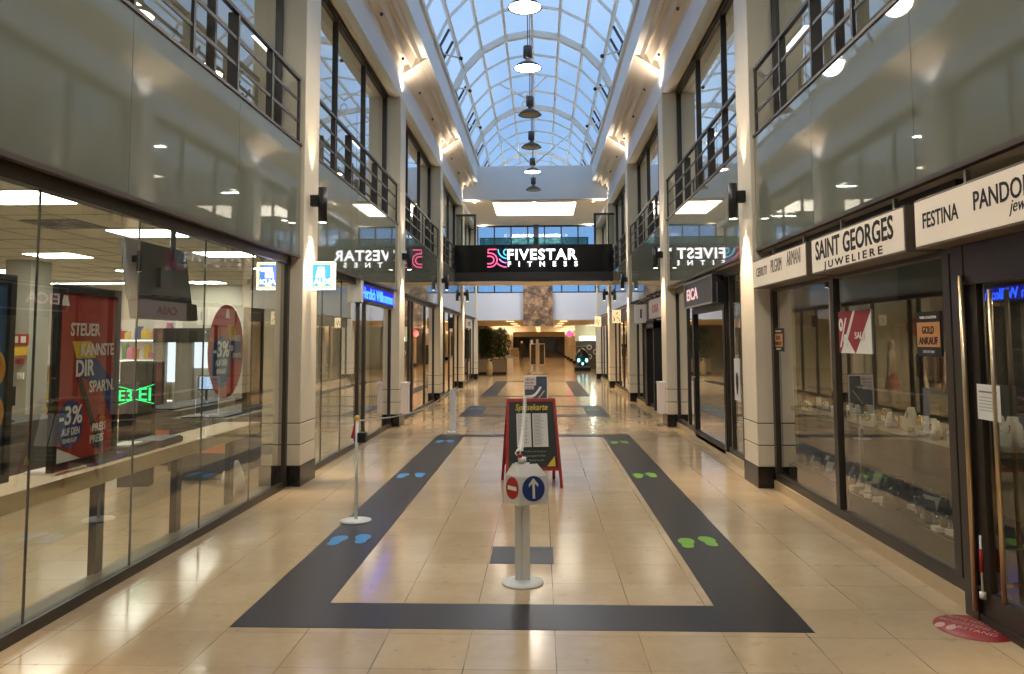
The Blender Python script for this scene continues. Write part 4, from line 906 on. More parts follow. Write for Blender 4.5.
t = thing('barrier_post', 'slim white barrier post with yellow cap and red ribbon beside the dark band', 'barrier post', (-1.64, 7.72, 0))
m = MB(); m.lathe([(0, 0), (.148, 0), (.15, .012), (.08, .02), (0, .022)], 40); m.build('base', M_ALU, t); m = MB(); m.tube([(0, 0, .02), (0, 0, .98)], .016, 14); m.build('pole', M_ALU, t)
m = MB(); m.ball((0, 0, 1.0), .028, 14, 8); m.build('cap', M_YELLOW, t)
m = MB(); m.prism([(-.06, .80), (-.03, .80), (-.005, .96), (-.02, .97)], -.006, .006); m.build('ribbon', M_RED, t)
m = MB(); m.box(.012, .095, -.05, .05, .76, .86); m.build('reel_box', M_BLACK, t, .012)
t = thing('barrier_post', 'flat pale barrier post standing near the column of the clothing shop side', 'barrier post', (-1.53, 15.2, 0))
m = MB(); m.lathe([(0, 0), (.12, 0), (.12, .02), (0, .02)], 28); m.build('base', M_ALU, t); m = MB(); m.box(-.055, .055, -.02, .02, .02, .84); m.build('pole', mat('pale_grey_post', (206, 204, 206), .4), t)
t = thing('barrier_rope', 'thin pale rope stretched between the yellow-capped post and the pale post beyond', 'rope', (-1.6, 7.72, 0))
m = MB(); m.tube([(-.04+.11*u, 7.48*u, .97-.15*u-.14*math.sin(PI*u)) for u in [i/16 for i in range(17)]], .008, 6); m.build('rope', M_STEEL, t)

# A-board
ab = thing('menu_board', 'red wooden A-board with black menu panel and two white menu sheets', 'menu board', (.05, 9.74, 0), .13)
def tilt(o, top_y, bot_y): return o
M_REDW = mat('red_painted_wood', (156, 40, 34), .4); M_CHALK = mat('black_menu_panel', (36, 42, 36), .5)
def leaf(y0, yt, name, w_=.345):
    """one leaf leaning from y0 (foot) to yt (top)"""
    fr = MB(); z1 = 1.04; sl = (yt-y0)/z1
    def P(x, z, o=0.0): return (x, y0+sl*z+o, z)
    for x in (-w_, w_-.035): 
        a = [P(x, 0, -.012), P(x+.035, 0, -.012), P(x+.035, z1, -.012), P(x, z1, -.012)]; b = [(p[0], p[1]+.024, p[2]) for p in a]
        kx = lambda p: (p[0]*(1-.13*p[2]/z1), p[1], p[2])
        fr.add([kx(p) for p in a+b], [(0, 1, 2, 3), (7, 6, 5, 4), (0, 4, 5, 1), (1, 5, 6, 2), (2, 6, 7, 3), (3, 7, 4, 0)])
    for z in (.20, 1.005):
        k_ = 1-.13*z/z1; a = [P(-w_*k_+.03, z, -.011), P(w_*k_-.03, z, -.011), P(w_*k_-.03, z+.035, -.011), P(-w_*k_+.03, z+.035, -.011)]; b = [(p[0], p[1]+.022, p[2]) for p in a]
        fr.add(a+b, [(0, 1, 2, 3), (7, 6, 5, 4), (0, 4, 5, 1), (1, 5, 6, 2), (2, 6, 7, 3), (3, 7, 4, 0)])
    lf = fr.build(name, M_REDW, ab)
    m = MB(); a = [P(-(w_-.03)*(1-.13*.22), .235, -.002), P((w_-.03)*(1-.13*.22), .235, -.002), P((w_-.03)*.87, 1.01, -.002), P(-(w_-.03)*.87, 1.01, -.002)]; b = [(p[0], p[1]+.006, p[2]) for p in a]
    m.add(a+b, [(0, 1, 2, 3), (7, 6, 5, 4), (0, 4, 5, 1), (1, 5, 6, 2), (2, 6, 7, 3), (3, 7, 4, 0)]); m.build('panel', M_CHALK, lf)
    return lf
lf = leaf(-.32, -.02, 'front_leaf'); leaf(.32, .02, 'rear_leaf')
sl = .30/1.04
def lean(o):
    for q in (o if isinstance(o, list) else [o]): q.rotation_euler = (-math.atan(sl), 0, 0); q.location = (0, -.32, 0)
    return o
k_ = math.sqrt(1+sl*sl)
for c0, c1 in ((-.19, -.015), (.005, .19)):
    m = MB(); m.box(c0, c1, -.020, -.016, .47*k_, .86*k_); lean(m.build('menu_sheet', mat('menu_paper', (206, 206, 200), .7), ab))
    m = MB()
    for r in range(22): m.box(c0+.015, c0+.095+.06*((r*7) % 5)/5, -.0215, -.020, (.49+.0165*r)*k_, (.495+.0165*r)*k_)
    lean(m.build('menu_lines', mat('grey_print', (150, 150, 146), .7), ab))
lean(lettering('title_lettering', [('Speisekarte', -.20, .90*k_, .40, .075, .02, .25)], mat('chalk_yellow', (196, 170, 70), .6), ab, -.018, .003))
lean(lettering('chalk_lettering', [('Kaffee & Kuchen', -.10, .41*k_, .26, .02, .002), ('Tagesgericht', -.15, .36*k_, .3, .022, .002), ('mit Getraenk', -.13, .31*k_, .26, .02, .002)], mat('chalk_grey', (140, 150, 138), .7), ab, -.018, .002))
m = MB(); m.prism([(.16, .245*k_), (.265, .245*k_), (.26, .36*k_)], -.020, -.016); lean(m.build('yellow_corner', mat('corner_yellow', (204, 170, 50), .5), ab))

# footprint stickers
FPB = mat('footprint_blue', (64, 144, 204), .45); FPG = mat('footprint_green', (124, 178, 58), .45)
def foot(sx):
    o = []
    for i in range(44):
        a = 2*PI*i/44; y = .165*math.sin(a); u = math.sin(a); x = (.066+.010*u-.020*math.exp(-((u+.22)/.28)**2))*math.copysign(abs(math.cos(a))**.75, math.cos(a))-sx*.012*u
        o.append((x*1.1, y))
    return o
protos = {}
rows_l = [(7.0, -1.63, -1.42), (10.32, -1.64, -1.42), (13.78, -1.60, -1.42), (17.08, -1.66, -1.46), (20.34, -1.60, -1.40)]
rows_r = [(6.98, 1.43, 1.63), (10.36, 1.43, 1.61), (13.68, 1.43, 1.62), (17.1, 1.50, 1.67), (20.05, 1.38, 1.58)]
ordw = ['of the pair nearest the camera', 'of the second pair', 'at the far end of the first band', 'between the two dark frames', 'on the second dark frame']
for rows_, mt, col, side in ((rows_l, FPB, 'blue', 'supermarket'), (rows_r, FPG, 'green', 'jeweller')):
    for k, (y, xa, xb) in enumerate(rows_):
        for j, x in enumerate((xa, xb)):
            out = (j == 0) == (side == 'supermarket')
            lab = '%s footprint sticker %s, %s' % (col, ordw[k], 'shop side' if out else 'middle side')
            if (col, j) not in protos:
                m = MB(); m.slab(foot(-1 if j == 0 else 1), 0, .0015); o = m.build('footprint_sticker', mt); protos[(col, j)] = o
            else: o = protos[(col, j)].copy(); C.objects.link(o)
            o.location = (x, y+(.03 if j else -.03), .0022); tag(o, lab, 'floor sticker', col+' footprint stickers')

# ------------------------------------------------------------------ pendant lamps
pp = {}
PLY = [2.8, 5.7, 8.7, 11.75, 14.45, 17.5, 20.5, 23.55, 26.4]
plab = ['lit dome pendant lamp behind the camera position', 'lit dome pendant lamp overhead, just out above the post', 'lit dome pendant lamp above the menu board zone', 'lit dome pendant lamp at the top edge of the picture', 'brightly lit dome pendant lamp second from the top of the picture',
        'unlit dome pendant lamp beside the hanging white ring', 'unlit dome pendant lamp between the two roof ribs', 'small lit pendant lamp in front of the white skylight end wall', 'lowest-looking unlit pendant lamp in front of the white skylight end wall']
for k, y in enumerate(PLY):
    lit = k in (0, 1, 2, 3, 4, 7)
    if lit not in pp:
        t = thing('pendant_lamp', plab[k], 'pendant lamp', (-.035, y, 6.9), 0, 'dome pendant lamps under the skylight')
        m = MB(); m.lathe([(.262, 0), (.27, .004), (.20, .075), (.10, .13), (.05, .15), (.05, .14), (.09, .12), (.19, .065), (.255, .004), (.262, 0)], 36, cap=False); m.build('lamp_shade', M_LAMPGREY, t)
        m = MB(); m.lathe([(0, .30), (.035, .14)], 6); m.tube([(-.03, 0, .14), (-.03, 0, .22)], .008); m.tube([(.03, 0, .14), (.03, 0, .22)], .008); m.lathe([(.03, .20), (.085, .21), (.085, .43), (.03, .44)], 24); m.build('ballast_housing', M_LAMPGREY, t)
        m = MB(); m.tube([(0, 0, .44), (0, 0, 3.08)], .008, 6); m.build('cable', M_LAMPGREY, t)
        m = MB(); m.lathe([(0, .012), (.245, .012), (.245, .02), (0, .02)], 30); m.build('diffuser', E_LAMP if lit else M_SHADE, t); pp[lit] = t
    else: dup(pp[lit], (-.035, y, 6.9), 0, plab[k])
    if lit: light('pendant_light', 'SPOT', (-.035, y, 6.89), 300 if k < 5 else 380, NEUT, None, .22, (0, 0, -1), 2.7, .6)

# white suspension wires with ring
for k, (y, a, b, bz, rx) in enumerate(((23.7, (-1.05, 9.72), (.42, 9.95), 9.28, -.26), (28.6, (-1.4, 9.50), (1.4, 9.50), 8.26, -.06))):
    t = thing('suspension_wire', ('white V-shaped suspension wires with a small white ring under the skylight', 'white V-shaped suspension wires spanning the far skylight')[k], 'wires', (rx, y, bz))
    m = MB(); m.tube([(a[0]-rx, 0, a[1]-bz), (0, 0, 0)], .028, 6); m.tube([(b[0]-rx, 0, b[1]-bz), (0, 0, 0)], .028, 6); m.build('wire', M_ALU, t)
    if k == 0: m = MB(); m.tube([(.10*math.cos(q), 0, -.24+.12*math.sin(q)) for q in [2*PI*j/20 for j in range(20)]], .026, 8, closed=True); m.tube([(0, 0, 0), (0, 0, -.12)], .012, 6); m.tube([(.05, 0, -.33), (.14, 0, -.46)], .016, 6); m.build('ring', M_ALU, t)
    else: m = MB(); m.tube([(0, 0, 0), (0, 0, -1.0)], .008, 6); m.build('drop_wire', M_ALU, t)
for s in (-1, 1):
    for k, y in enumerate((18.0, 20.4, 24.0)):
        t = thing('skylight_spot', 'small dark ball spotlight on a white arm at the skylight edge, '+('supermarket' if s < 0 else 'jeweller')+' side, '+('first', 'second', 'third')[k]+' along', 'spotlight', (s*2.17, y, 8.58), 0, 'ball spotlights on the skylight edge')
        m = MB(); m.tube([(0, 0, 0), (-s*.45, 0, -.12)], .02, 8); m.build('arm', M_RIB, t); m = MB(); m.ball((-s*.5, 0, -.14), .05, 12, 8); m.build('ball', M_BLACK, t)
for s in (-1, 1):
    for k in range(10):
        y = 11.2+2.2*k
        o = MB(); o.lathe([(0, -.03), (.02, -.03), (.03, 0), (.03, .02), (0, .02)], 10); o = o.build('sprinkler_head', M_LAMPGREY); o.location = (s*2.62, y, 7.56); tag(o, 'tiny sprinkler head in the stepped cream ceiling strip, '+('supermarket' if s < 0 else 'jeweller')+' side', 'sprinkler', 'sprinklers, '+('supermarket' if s < 0 else 'jeweller')+' side')

# ------------------------------------------------------------------ bridge with the fitness sign
struct(wallbox('ceiling_bridge', -2.84, 2.84, 27.2, 29.3, 3.84, 4.17, mat('bridge_soffit', (226, 208, 178), .6)))
t = thing('fitness_sign_fascia', 'wide black bridge fascia with white FIVESTAR FITNESS lettering', 'sign', (-.06, 27.0, 3.84))
m = MB(); m.box(-2.76, 2.76, 0, .22, -.02, 1.26); m.build('black_panel', mat('gloss_black_panel', (20, 20, 21), .12), t)
m = MB(); m.box(-2.76, 2.76, -.006, 0, .0, .30); m.build('lower_band', mat('grey_black_panel', (44, 43, 44), .3), t)
lettering('lettering', [('FIVESTAR', -.90, .74, 2.42, .36, .024, 0, 1.14)], E_WHITE, t, -.002, .02)
lettering('small_lettering', [('FITNESS', -.88, .50, 2.42, .17, .02, 0, 2.9)], E_WHITE, t, -.002, .02)
def arc(cx, cz, r, a0, a1, n=14): return [(cx+r*math.cos(math.radians(a0+(a1-a0)*i/n)), -.012, cz+r*math.sin(math.radians(a0+(a1-a0)*i/n))) for i in range(n+1)]
m = MB(); m.tube([(-1.28, -.012, 1.10), (-1.57, -.012, 1.10), (-1.57, -.012, .95)], .022, 8); m.tube([(-1.57, -.012, .97)]+arc(-1.50, .73, .24, 90, -90)[0:]+[(-1.60, -.012, .49)], .022, 8)
m.tube([(-1.60, -.012, .86)]+arc(-1.50, .73, .13, 90, -90)+[(-1.60, -.012, .60)], .022, 8); m.build('pink_numeral', E_PINK, t)
m = MB(); m.tube(arc(-.93, 1.0, .10, 90, 270), .022, 8); m.tube(arc(-.90, 1.10, .32, 180, 265), .022, 8); m.build('cyan_strokes', E_CYAN, t)
m = MB(); m.tube(arc(-.93, .93, .30, 212, 270), .022, 8); m.build('lilac_stroke', E_LILAC, t)
m = MB(); m.tube(arc(-.93, .93, .45, 225, 270), .022, 8); m.build('pink_stroke', E_PINK, t)
for s in (-1, 1):
    t = thing('glass_screen', 'dark framed glass screen standing on the bridge, '+('supermarket' if s < 0 else 'jeweller')+' end', 'glass screen', (s*2.42, 27.1, 5.10))
    m = MB(); m.box(-.36, .36, -.03, .03, 1.03, 1.10); m.box(-s*.36, -s*.29, -.03, .03, 0, 1.03); m.box(s*.12, s*.16, -.03, .03, 0, 1.03); m.build('frame', M_FRAME, t)
    m = MB(); m.box(-.34, .34, -.006, .006, 0, 1.03); m.build('pane', M_UPGLASS, t)
t = thing('glass_balustrade', 'green-tinted glass balustrade along the rear edge of the bridge', 'balustrade', (0, 29.25, 4.17))
m = MB(); m.box(-2.1, 2.0, -.008, .008, .0, 1.45); m.build('pane', M_GREENGLASS, t); m = MB(); m.box(-2.1, 2.0, -.02, .02, 1.45, 1.48); m.build('top_rail', M_FRAME, t)
for x in (-2.4, -.1, 2.2):
    downlight(x+.05, 29.95, 7.13, 8, WARM, 'small round downlight in the beige ceiling by the skylight end wall', 'beige ceiling downlights', .05)
for x in (-1.2, 1.2): light('bridge_soffit_light', 'SPOT', (x, 28.3, 3.80), 160, WARM, None, .06, (0, 0, -1), 2.6, .8)
# banner
t = thing('hanging_banner', 'brown photo banner hanging in front of the end wall behind the bridge', 'banner', (.07, 35.5, 2.42))
bm = bpy.data.materials.new('photo_banner'); bm.use_nodes = True; nt = bm.node_tree; bs = nt.nodes['Principled BSDF']; tc = nt.nodes.new('ShaderNodeTexCoord')
vo = nt.nodes.new('ShaderNodeTexVoronoi'); vo.inputs['Scale'].default_value = 2.2; no = nt.nodes.new('ShaderNodeTexNoise'); no.inputs['Scale'].default_value = 4; no.inputs['Detail'].default_value = 6
ad = nt.nodes.new('ShaderNodeVectorMath'); ad.operation = 'ADD'; nt.links.new(tc.outputs['Object'], no.inputs['Vector']); nt.links.new(tc.outputs['Object'], ad.inputs[0]); nt.links.new(no.outputs['Color'], ad.inputs[1]); nt.links.new(ad.outputs[0], vo.inputs['Vector'])
rp = nt.nodes.new('ShaderNodeValToRGB'); rp.color_ramp.elements[0].color = lin((186, 150, 112)); rp.color_ramp.elements[1].color = lin((58, 50, 46)); rp.color_ramp.elements[1].position = .75
e_ = rp.color_ramp.elements.new(.45); e_.color = lin((128, 98, 74)); nt.links.new(vo.outputs['Distance'], rp.inputs[0]); nt.links.new(rp.outputs[0], bs.inputs['Base Color']); bs.inputs['Roughness'].default_value = .7
m = MB(); m.box(-.67, .67, -.006, .006, 0, 1.9); m.build('cloth', bm, t)
lettering('lettering', [('HERZLICH', -.35, .42, .7, .16, .0)], mat('banner_ink', (96, 72, 50), .7), t, -.008, .002)
m = MB(); m.box(-.69, .69, -.015, .015, 1.9, 1.94); m.tube([(-.6, 0, 1.94), (-.6, 0, 4.75)], .006, 5); m.tube([(.6, 0, 1.94), (.6, 0, 4.75)], .006, 5); m.build('hanger', M_STEEL, t)

# ------------------------------------------------------------------ crossing hall and low passage
wallbox('ceiling_passage', -9.2, 9.2, 36.2, 86, 2.72, 2.85, mat('passage_ceiling', (246, 226, 188), .7))
for s in (-1, 1): wallbox('wall_crossing_%s' % ('left' if s < 0 else 'right'), s*9, s*9.2, 36.3, 50, 0, 2.72, M_CREAM); wallbox('wall_passage_%s' % ('left' if s < 0 else 'right'), s*3.25, s*3.35, 50, 84.5, 0, 2.72, M_DARKWALL)
wallbox('wall_crossing_corner_left', -9, -3.35, 50, 50.2, 0, 2.72, M_GREYWALL); wallbox('wall_crossing_corner_right', 3.35, 9, 50.5, 50.7, 0, 2.72, M_CREAM)
wallbox('trim_30', -3.2, 3.2, 83.3, 83.6, 2.2, 2.72, mat('passage_header', (150, 128, 92), .6))
cp = None
for s in (-1, 1):
    for k in range(5):
        y = 54.6+7.0*k; loc = (s*2.95, y, 0); lab = 'warm-lit cream pilaster in the low passage, '+('planter' if s < 0 else 'helicopter')+' side, '+('first', 'second', 'third', 'fourth', 'fifth', 'sixth', 'seventh', 'eighth')[k]+' from the crossing'
        if cp is None:
            cp = t = thing('passage_pilaster', lab, 'pilaster', loc, 0, 'pilasters of the low passage'); m = MB(); m.box(-.22, .22, -.35, .35, .22, 2.715); m.build('shaft', M_COL, t); m = MB(); m.box(-.24, .24, -.37, .37, 0, .22); m.build('plinth', M_PLINTH, t)
        else: dup(cp, loc, 0, lab)
        light('passage_ceiling_fill', 'SPOT', (s*2.6, y-.9, 1.9), 260, WARM, None, .1, (-s*.3, -.2, 1), 2.6, .8)  # added up-spots without fittings, brighten the low ceiling
cp = None
for k in range(9):
    y = 38.0+5.4*k
    for x in ((-1.3, 1.3) if k < 3 else (0,)):
        lab = 'square recessed ceiling light in the low passage ceiling'
        if cp is None:
            cp = t = thing('recessed_ceiling_light', lab, 'ceiling light', (x, y, 2.72), 0, 'passage ceiling lights'); m = MB(); m.box(-.2, .2, -.2, .2, -.012, -.001); m.build('frame', M_ALU, t); m = MB(); m.box(-.18, .18, -.18, .18, -.016, -.012); m.build('diffuser', E_WARM, t)
        else: dup(cp, (x, y, 2.72))
        light('passage_ceiling_light', 'SPOT', (x, y, 2.68), 150, WARM, None, .15, (0, 0, -1), 2.8, .7)
# end glass doors
d = S('door_4', (0, 83.5, 0)); m = MB(); m.box(-3.1, 3.1, 0, .1, 0, .35); m.box(-3.1, 3.1, 0, .1, 2.05, 2.2)
for i in range(7): x = -3.05+1.0167*i; m.box(x-.05, x+.05, 0, .1, .35, 2.05)
m.build('door_frame', M_BLACK, d); m = MB(); m.box(-3.1, 3.1, .04, .05, .3, 2.1); m.build('pane', M_GLASS, d)
wallbox('wall_passage_end', -9.2, 9.2, 86, 86.3, 0, 2.85, mat('night_room', (52, 56, 64), .8, var=.4, scale=.8))
t = thing('cream_cabinet', 'cream waist-high cabinet in front of the dark end doors', 'cabinet', (-2.5, 79, 0)); m = MB(); m.box(-.5, .5, -.3, .3, 0, 1.05); m.build('body', M_BEIGE, t); m = MB(); m.box(-.48, .48, -.31, -.3, .15, 1.0); m.build('door', M_WOOD, t)
for k, (y, z) in enumerate(((54.0, 2.30), (60.0, 2.30))):
    t = thing('glowing_shop_sign', ('red' if k == 0 else 'pink')+' glowing round shop sign in the low passage', 'sign', (2.62 if k == 0 else 2.4, y, z)); m = MB(); m.disc(0, 0, .20, .24, -.05, .05); m.build('disc', emis(('sign_glow_red', 'sign_glow_pink')[k], ((226, 60, 70), (255, 80, 150))[k], 1.6), t); m = MB(); m.box(.15, .3, -.02, .02, -.02, .02); m.build('bracket', M_BLACK, t)
# poster stand in the crossing
t = thing('poster_stand', 'tall pale stand with two dark poster panels in the crossing hall', 'poster stand', (0, 43.0, 0), .25)
m = MB(); m.box(-.06, .06, -.06, .06, 0, 1.85); m.lathe([(0, 0), (.3, 0), (.3, .03), (0, .03)], 24); m.build('pole', M_ALU, t)
for k, (x0, x1, a) in enumerate(((-.42, -.06, .3), (.06, .42, -.3))):
    m = MB(); m.box(x0, x1, -.03, .03, .42, 1.62); o = m.build('poster_frame', M_BEIGE, t); m = MB(); m.box(x0+.05, x1-.05, -.035, .035, .48, 1.56); m.build('poster', mat('dark_poster', (84, 78, 66), .5, var=.4), o)
t = thing('thin_stand', 'thin pale column stand just beside the double poster stand', 'stand', (-.32, 44.0, 0)); m = MB(); m.box(-.07, .07, -.07, .07, .06, 1.8); m.build('column', M_ALU, t); m = MB(); m.lathe([(0, 0), (.25, 0), (.25, .06), (0, .06)], 20); m.build('base', M_STEEL, t)
# planter
t = thing('planter', 'long grey planter box in the crossing hall', 'planter', (-2.35, 41.6, 0))
m = MB(); m.box(-.72, .72, -.4, .4, 0, .12); m.build('foot', M_BLACK, t); m = MB(); m.box(-.75, .75, -.42, .42, .12, .80); m.build('box', mat('planter_grey', (150, 142, 132), .6), t, .01); m = MB(); m.box(-.70, .70, -.37, .37, .78, .81); m.build('soil', mat('soil', (50, 38, 28), .95), t)
LEAF = mat('leaf_green', (40, 80, 38), .55, var=.4, scale=3); STEM = mat('bamboo_stem', (90, 96, 50), .6)
rl = random.Random(11)
for k in range(6):
    px = -2.95+.24*k; py = 41.6+rl.uniform(-.2, .2); h = rl.uniform(1.45, 1.68)
    t = thing('bamboo_plant', 'dense dark green bamboo-like plant standing in the grey planter', 'plant', (px, py, .81), 0, 'plants in the grey planter')
    m = MB(); 
    for q in range(3): m.tube([(rl.uniform(-.05, .05), rl.uniform(-.05, .05), 0), (rl.uniform(-.15, .15), rl.uniform(-.15, .15), h*.9)], [.014, .006], 5)
    m.build('stems', STEM, t); m = MB()
    for q in range(1000):
        z = .15+(h-.1)*rl.random(); r_ = (.10+.20*math.sin(PI*min(1, z/h*.9+.1)))*math.sqrt(rl.random())*1.25; a = rl.uniform(0, 2*PI); c = Vector((r_*math.cos(a), r_*math.sin(a), z))
        d_ = Vector((rl.uniform(-1, 1), rl.uniform(-1, 1), rl.uniform(-1.1, .4))).normalized(); u = d_.cross(Vector((0, 0, 1))).normalized()*.022; L_ = rl.uniform(.11, .19)
        m.add([c, c+d_*L_*.5+u, c+d_*L_, c+d_*L_*.5-u], [(0, 1, 2, 3)])
    m.build('foliage', LEAF, t)
t = thing('floor_vase', 'pale slender urn standing in front of the planter', 'urn', (-2.43, 39.9, 0)); m = MB(); m.lathe([(0, 0), (.12, 0), (.16, .12), (.17, .45), (.12, .66), (.06, .76), (.09, .85), (.0, .85)], 24); m.build('body', mat('urn_stone', (186, 172, 140), .5), t); m = MB(); m.ball((.08, -.08, .78), .05); m.build('knob', M_BLACK, t)
t = thing('info_box', 'pale box pedestal with bluish sloped top at the end of the planter', 'pedestal', (-1.42, 41.0, 0)); m = MB(); m.box(-.15, .15, -.15, .15, 0, .85); m.build('pedestal', M_BEIGE, t); m = MB(); m.prism([(-.2, .85), (.2, .85), (.2, .98), (-.2, 1.02)], -.18, .18); m.build('top', mat('pale_blue_plastic', (170, 190, 205), .4), t)
# ride helicopter
t = thing('ride_helicopter', 'small teal coin-operated ride helicopter with glowing lamps', 'kiddie ride', (2.62, 46.2, 0))
t.scale = (.72, .8, 1)
m = MB(); m.ball((0, 0, .75), .5, 24, 14, sc=(1.15, 1.25, 1.0)); m.tube([(.1, .4, .95), (.2, 1.4, 1.25)], [.2, .06], 12); m.build('body', mat('teal_paint', (30, 84, 92), .25, metal=.3), t)
m = MB(); m.ball((0, -.16, .92), .42, 20, 12, sc=(1.0, 1.05, .85)); m.build('windshield', mat('dark_windshield', (40, 52, 58), .1), t)
m = MB(); m.box(-.65, .65, -.6, .8, 0, .22); m.build('base', M_BLACK, t, .03)
for x in (-.32, .32): m = MB(); m.ball((x, -.56, .62), .11, 14, 9); m.build('headlamp', emis('headlamp_glow', (150, 235, 240), 3.5), t)
m = MB(); m.ball((.0, -.62, .42), .08, 14, 9); m.build('lower_lamp', emis('headlamp_glow', (150, 235, 240), 6.0), t)
m = MB(); m.tube([(0, 0, 1.2), (0, 0, 1.42)], .03); m.box(-.8, .8, -.05, .05, 1.42, 1.45); m.box(-.05, .05, -.8, .8, 1.42, 1.45); m.build('rotor', M_STEEL, t)
t = thing('ring_pattern_board', 'dark panel with pale ring pattern behind the ride helicopter', 'display panel', (3.15, 49.6, 0)); m = MB(); m.box(-.75, .75, 0, .06, 0, 1.72); m.build('panel', M_LAMPGREY, t)
m = MB()
for x, z in ((.1, 1.35), (.1, .75), (-.45, 1.05), (.5, 1.05), (-.2, .45)): m.tube([(x+.14*math.cos(q), -.01, z+.14*math.sin(q)) for q in [2*PI*j/18 for j in range(18)]], .02, 6, closed=True)
m.build('rings', M_PAPER, t)
t = thing('lit_counter_front', 'pale lit wall panel with a bright strip above the ring pattern panel', 'display panel', (3.15, 49.75, 1.75)); m = MB(); m.box(-.8, .8, 0, .05, 0, .95); m.build('panel', M_CREAM, t); m = MB(); m.box(-.5, .7, -.05, 0, .02, .28); m.build('light_strip', emis('strip_glow', (235, 245, 215), 3.0), t)
light('kiosk_light', 'POINT', (3.4, 48.8, 2.4), 25, (0.9, 1.0, .8), None, .1)

# ------------------------------------------------------------------ distant walking person
t = thing('person', 'person in dark clothes with pale headwear walking in the low passage', 'person', (-1.45, 68.3, 0), .2)
verts = {'pel': ((0, 0, .92), .13), 'sp': ((0, .01, 1.15), .125), 'ch': ((0, 0, 1.34), .14), 'nk': ((0, 0, 1.47), .055), 'hd': ((0, -.01, 1.58), .085), 'ht': ((0, -.01, 1.66), .08),
 'lh': ((-.09, 0, .88), .10), 'lk': ((-.10, -.12, .50), .065), 'la': ((-.10, -.10, .09), .045), 'lt': ((-.10, -.24, .04), .035), 'rh': ((.09, 0, .88), .10), 'rk': ((.10, .08, .50), .065), 'ra': ((.10, .28, .13), .045), 'rt': ((.10, .18, .04), .035),
 'ls': ((-.19, 0, 1.40), .06), 'le': ((-.25, .08, 1.14), .045), 'lw': ((-.25, .0, .92), .03), 'rs': ((.19, 0, 1.40), .06), 're': ((.25, -.04, 1.14), .045), 'rw': ((.23, -.16, .95), .03)}
ed = [('pel', 'sp'), ('sp', 'ch'), ('ch', 'nk'), ('nk', 'hd'), ('hd', 'ht'), ('pel', 'lh'), ('lh', 'lk'), ('lk', 'la'), ('la', 'lt'), ('pel', 'rh'), ('rh', 'rk'), ('rk', 'ra'), ('ra', 'rt'), ('ch', 'ls'), ('ls', 'le'), ('le', 'lw'), ('ch', 'rs'), ('rs', 're'), ('re', 'rw')]
for sd, w_, dx in (('l', (-.25, .0, .92), -1), ('r', (.23, -.16, .95), 1)):
    for f in range(4):
        verts[sd+'f%d' % f] = ((w_[0]+.012*(f-1.5), w_[1]-.02, w_[2]-.10), .009); ed.append((sd+'w', sd+'f%d' % f))
    verts[sd+'th'] = ((w_[0]-dx*.03, w_[1]-.05, w_[2]-.06), .009); ed.append((sd+'w', sd+'th'))
names = list(verts); me = bpy.data.meshes.new('body'); me.from_pydata([verts[n][0] for n in names], [(names.index(a), names.index(b)) for a, b in ed], [])
me.materials.append(mat('dark_clothing', (44, 42, 42), .8)); o = bpy.data.objects.new('body', me); C.objects.link(o); o.parent = t
md = o.modifiers.new('skin', 'SKIN'); 
for i, n in enumerate(names): me.skin_vertices[0].data[i].radius = (verts[n][1],)*2
me.skin_vertices[0].data[0].use_root = True
o.modifiers.new('sub', 'SUBSURF').levels = 1; o.modifiers['sub'].render_levels = 1
m = MB(); m.ball((0, .0, 1.66), .105, 16, 10, sc=(.95, 1.05, .9)); m.build('hair', mat('pale_cap', (206, 186, 140), .8), t)
m = MB(); m.ball((0, -.075, 1.585), .055, 12, 8, sc=(1, .6, 1.3)); m.ball((0, -.115, 1.575), .014); m.build('face', mat('skin_tone', (196, 150, 120), .6), t)

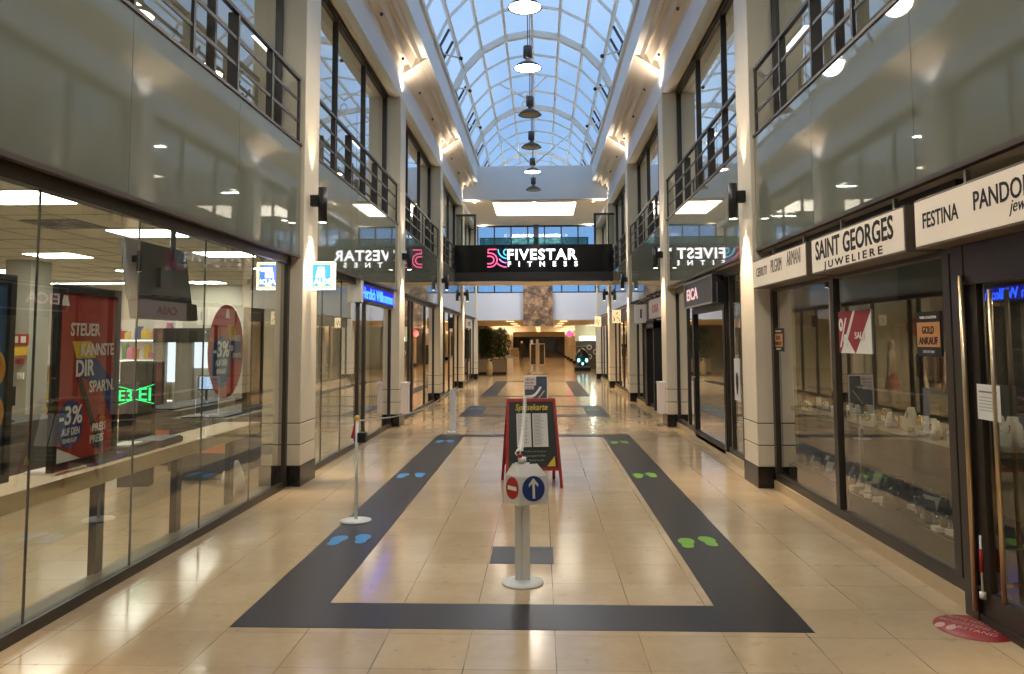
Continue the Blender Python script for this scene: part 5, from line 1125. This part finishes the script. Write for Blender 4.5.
# ------------------------------------------------------------------ world, fill from the building's own lights, camera
w = bpy.data.worlds.new('sky'); SC.world = w; w.use_nodes = True; nt = w.node_tree; nt.nodes.clear()
N = nt.nodes.new; L = nt.links.new
out = N('ShaderNodeOutputWorld'); bg = N('ShaderNodeBackground'); tc = N('ShaderNodeTexCoord'); no = N('ShaderNodeTexNoise'); rp = N('ShaderNodeValToRGB')
no.inputs['Scale'].default_value = 2.5; no.inputs['Detail'].default_value = 6
rp.color_ramp.elements[0].color = lin((126, 160, 206)); rp.color_ramp.elements[1].color = lin((184, 208, 236)); rp.color_ramp.elements[0].position = .3; rp.color_ramp.elements[1].position = .7
L(tc.outputs['Generated'], no.inputs['Vector']); L(no.outputs['Fac'], rp.inputs[0]); L(rp.outputs[0], bg.inputs[0]); L(bg.outputs[0], out.inputs[0]); bg.inputs[1].default_value = 1.22

F_, PX_, PY_ = 780., 512., 283.
def nrm(v): v = Vector(v); return v.normalized()
yc = nrm((540.5-PX_, PY_-341., -F_)); z = nrm((475.-PX_, PY_+10186., -F_)); zc = (z-yc*z.dot(yc)).normalized(); xc = yc.cross(zc)
cam = bpy.data.cameras.new('camera'); co = bpy.data.objects.new('camera', cam); C.objects.link(co)
R = Matrix(((xc.x, xc.y, xc.z), (yc.x, yc.y, yc.z), (zc.x, zc.y, zc.z)))   # rows: world axes in camera space -> columns are camera axes in world
co.matrix_world = Matrix.Translation((.175, 0, 1.75)) @ R.to_4x4()
cam.lens = 36*F_/1024; cam.sensor_width = 36; cam.shift_y = -(337-PY_)/1024; cam.clip_end = 300; cam.clip_start = .05
SC.camera = co
SC.view_settings.view_transform = 'Standard'; SC.view_settings.look = 'None'; SC.view_settings.gamma = 1; SC.view_settings.exposure = 0.25
SC.view_settings.use_curve_mapping = False
SC.cycles.max_bounces = 8; SC.cycles.diffuse_bounces = 4; SC.cycles.glossy_bounces = 5; SC.cycles.transparent_max_bounces = 24; SC.cycles.caustics_reflective = False; SC.cycles.caustics_refractive = False
SC.cycles.use_denoising = True
SC.cycles.sample_clamp_indirect = 6.0
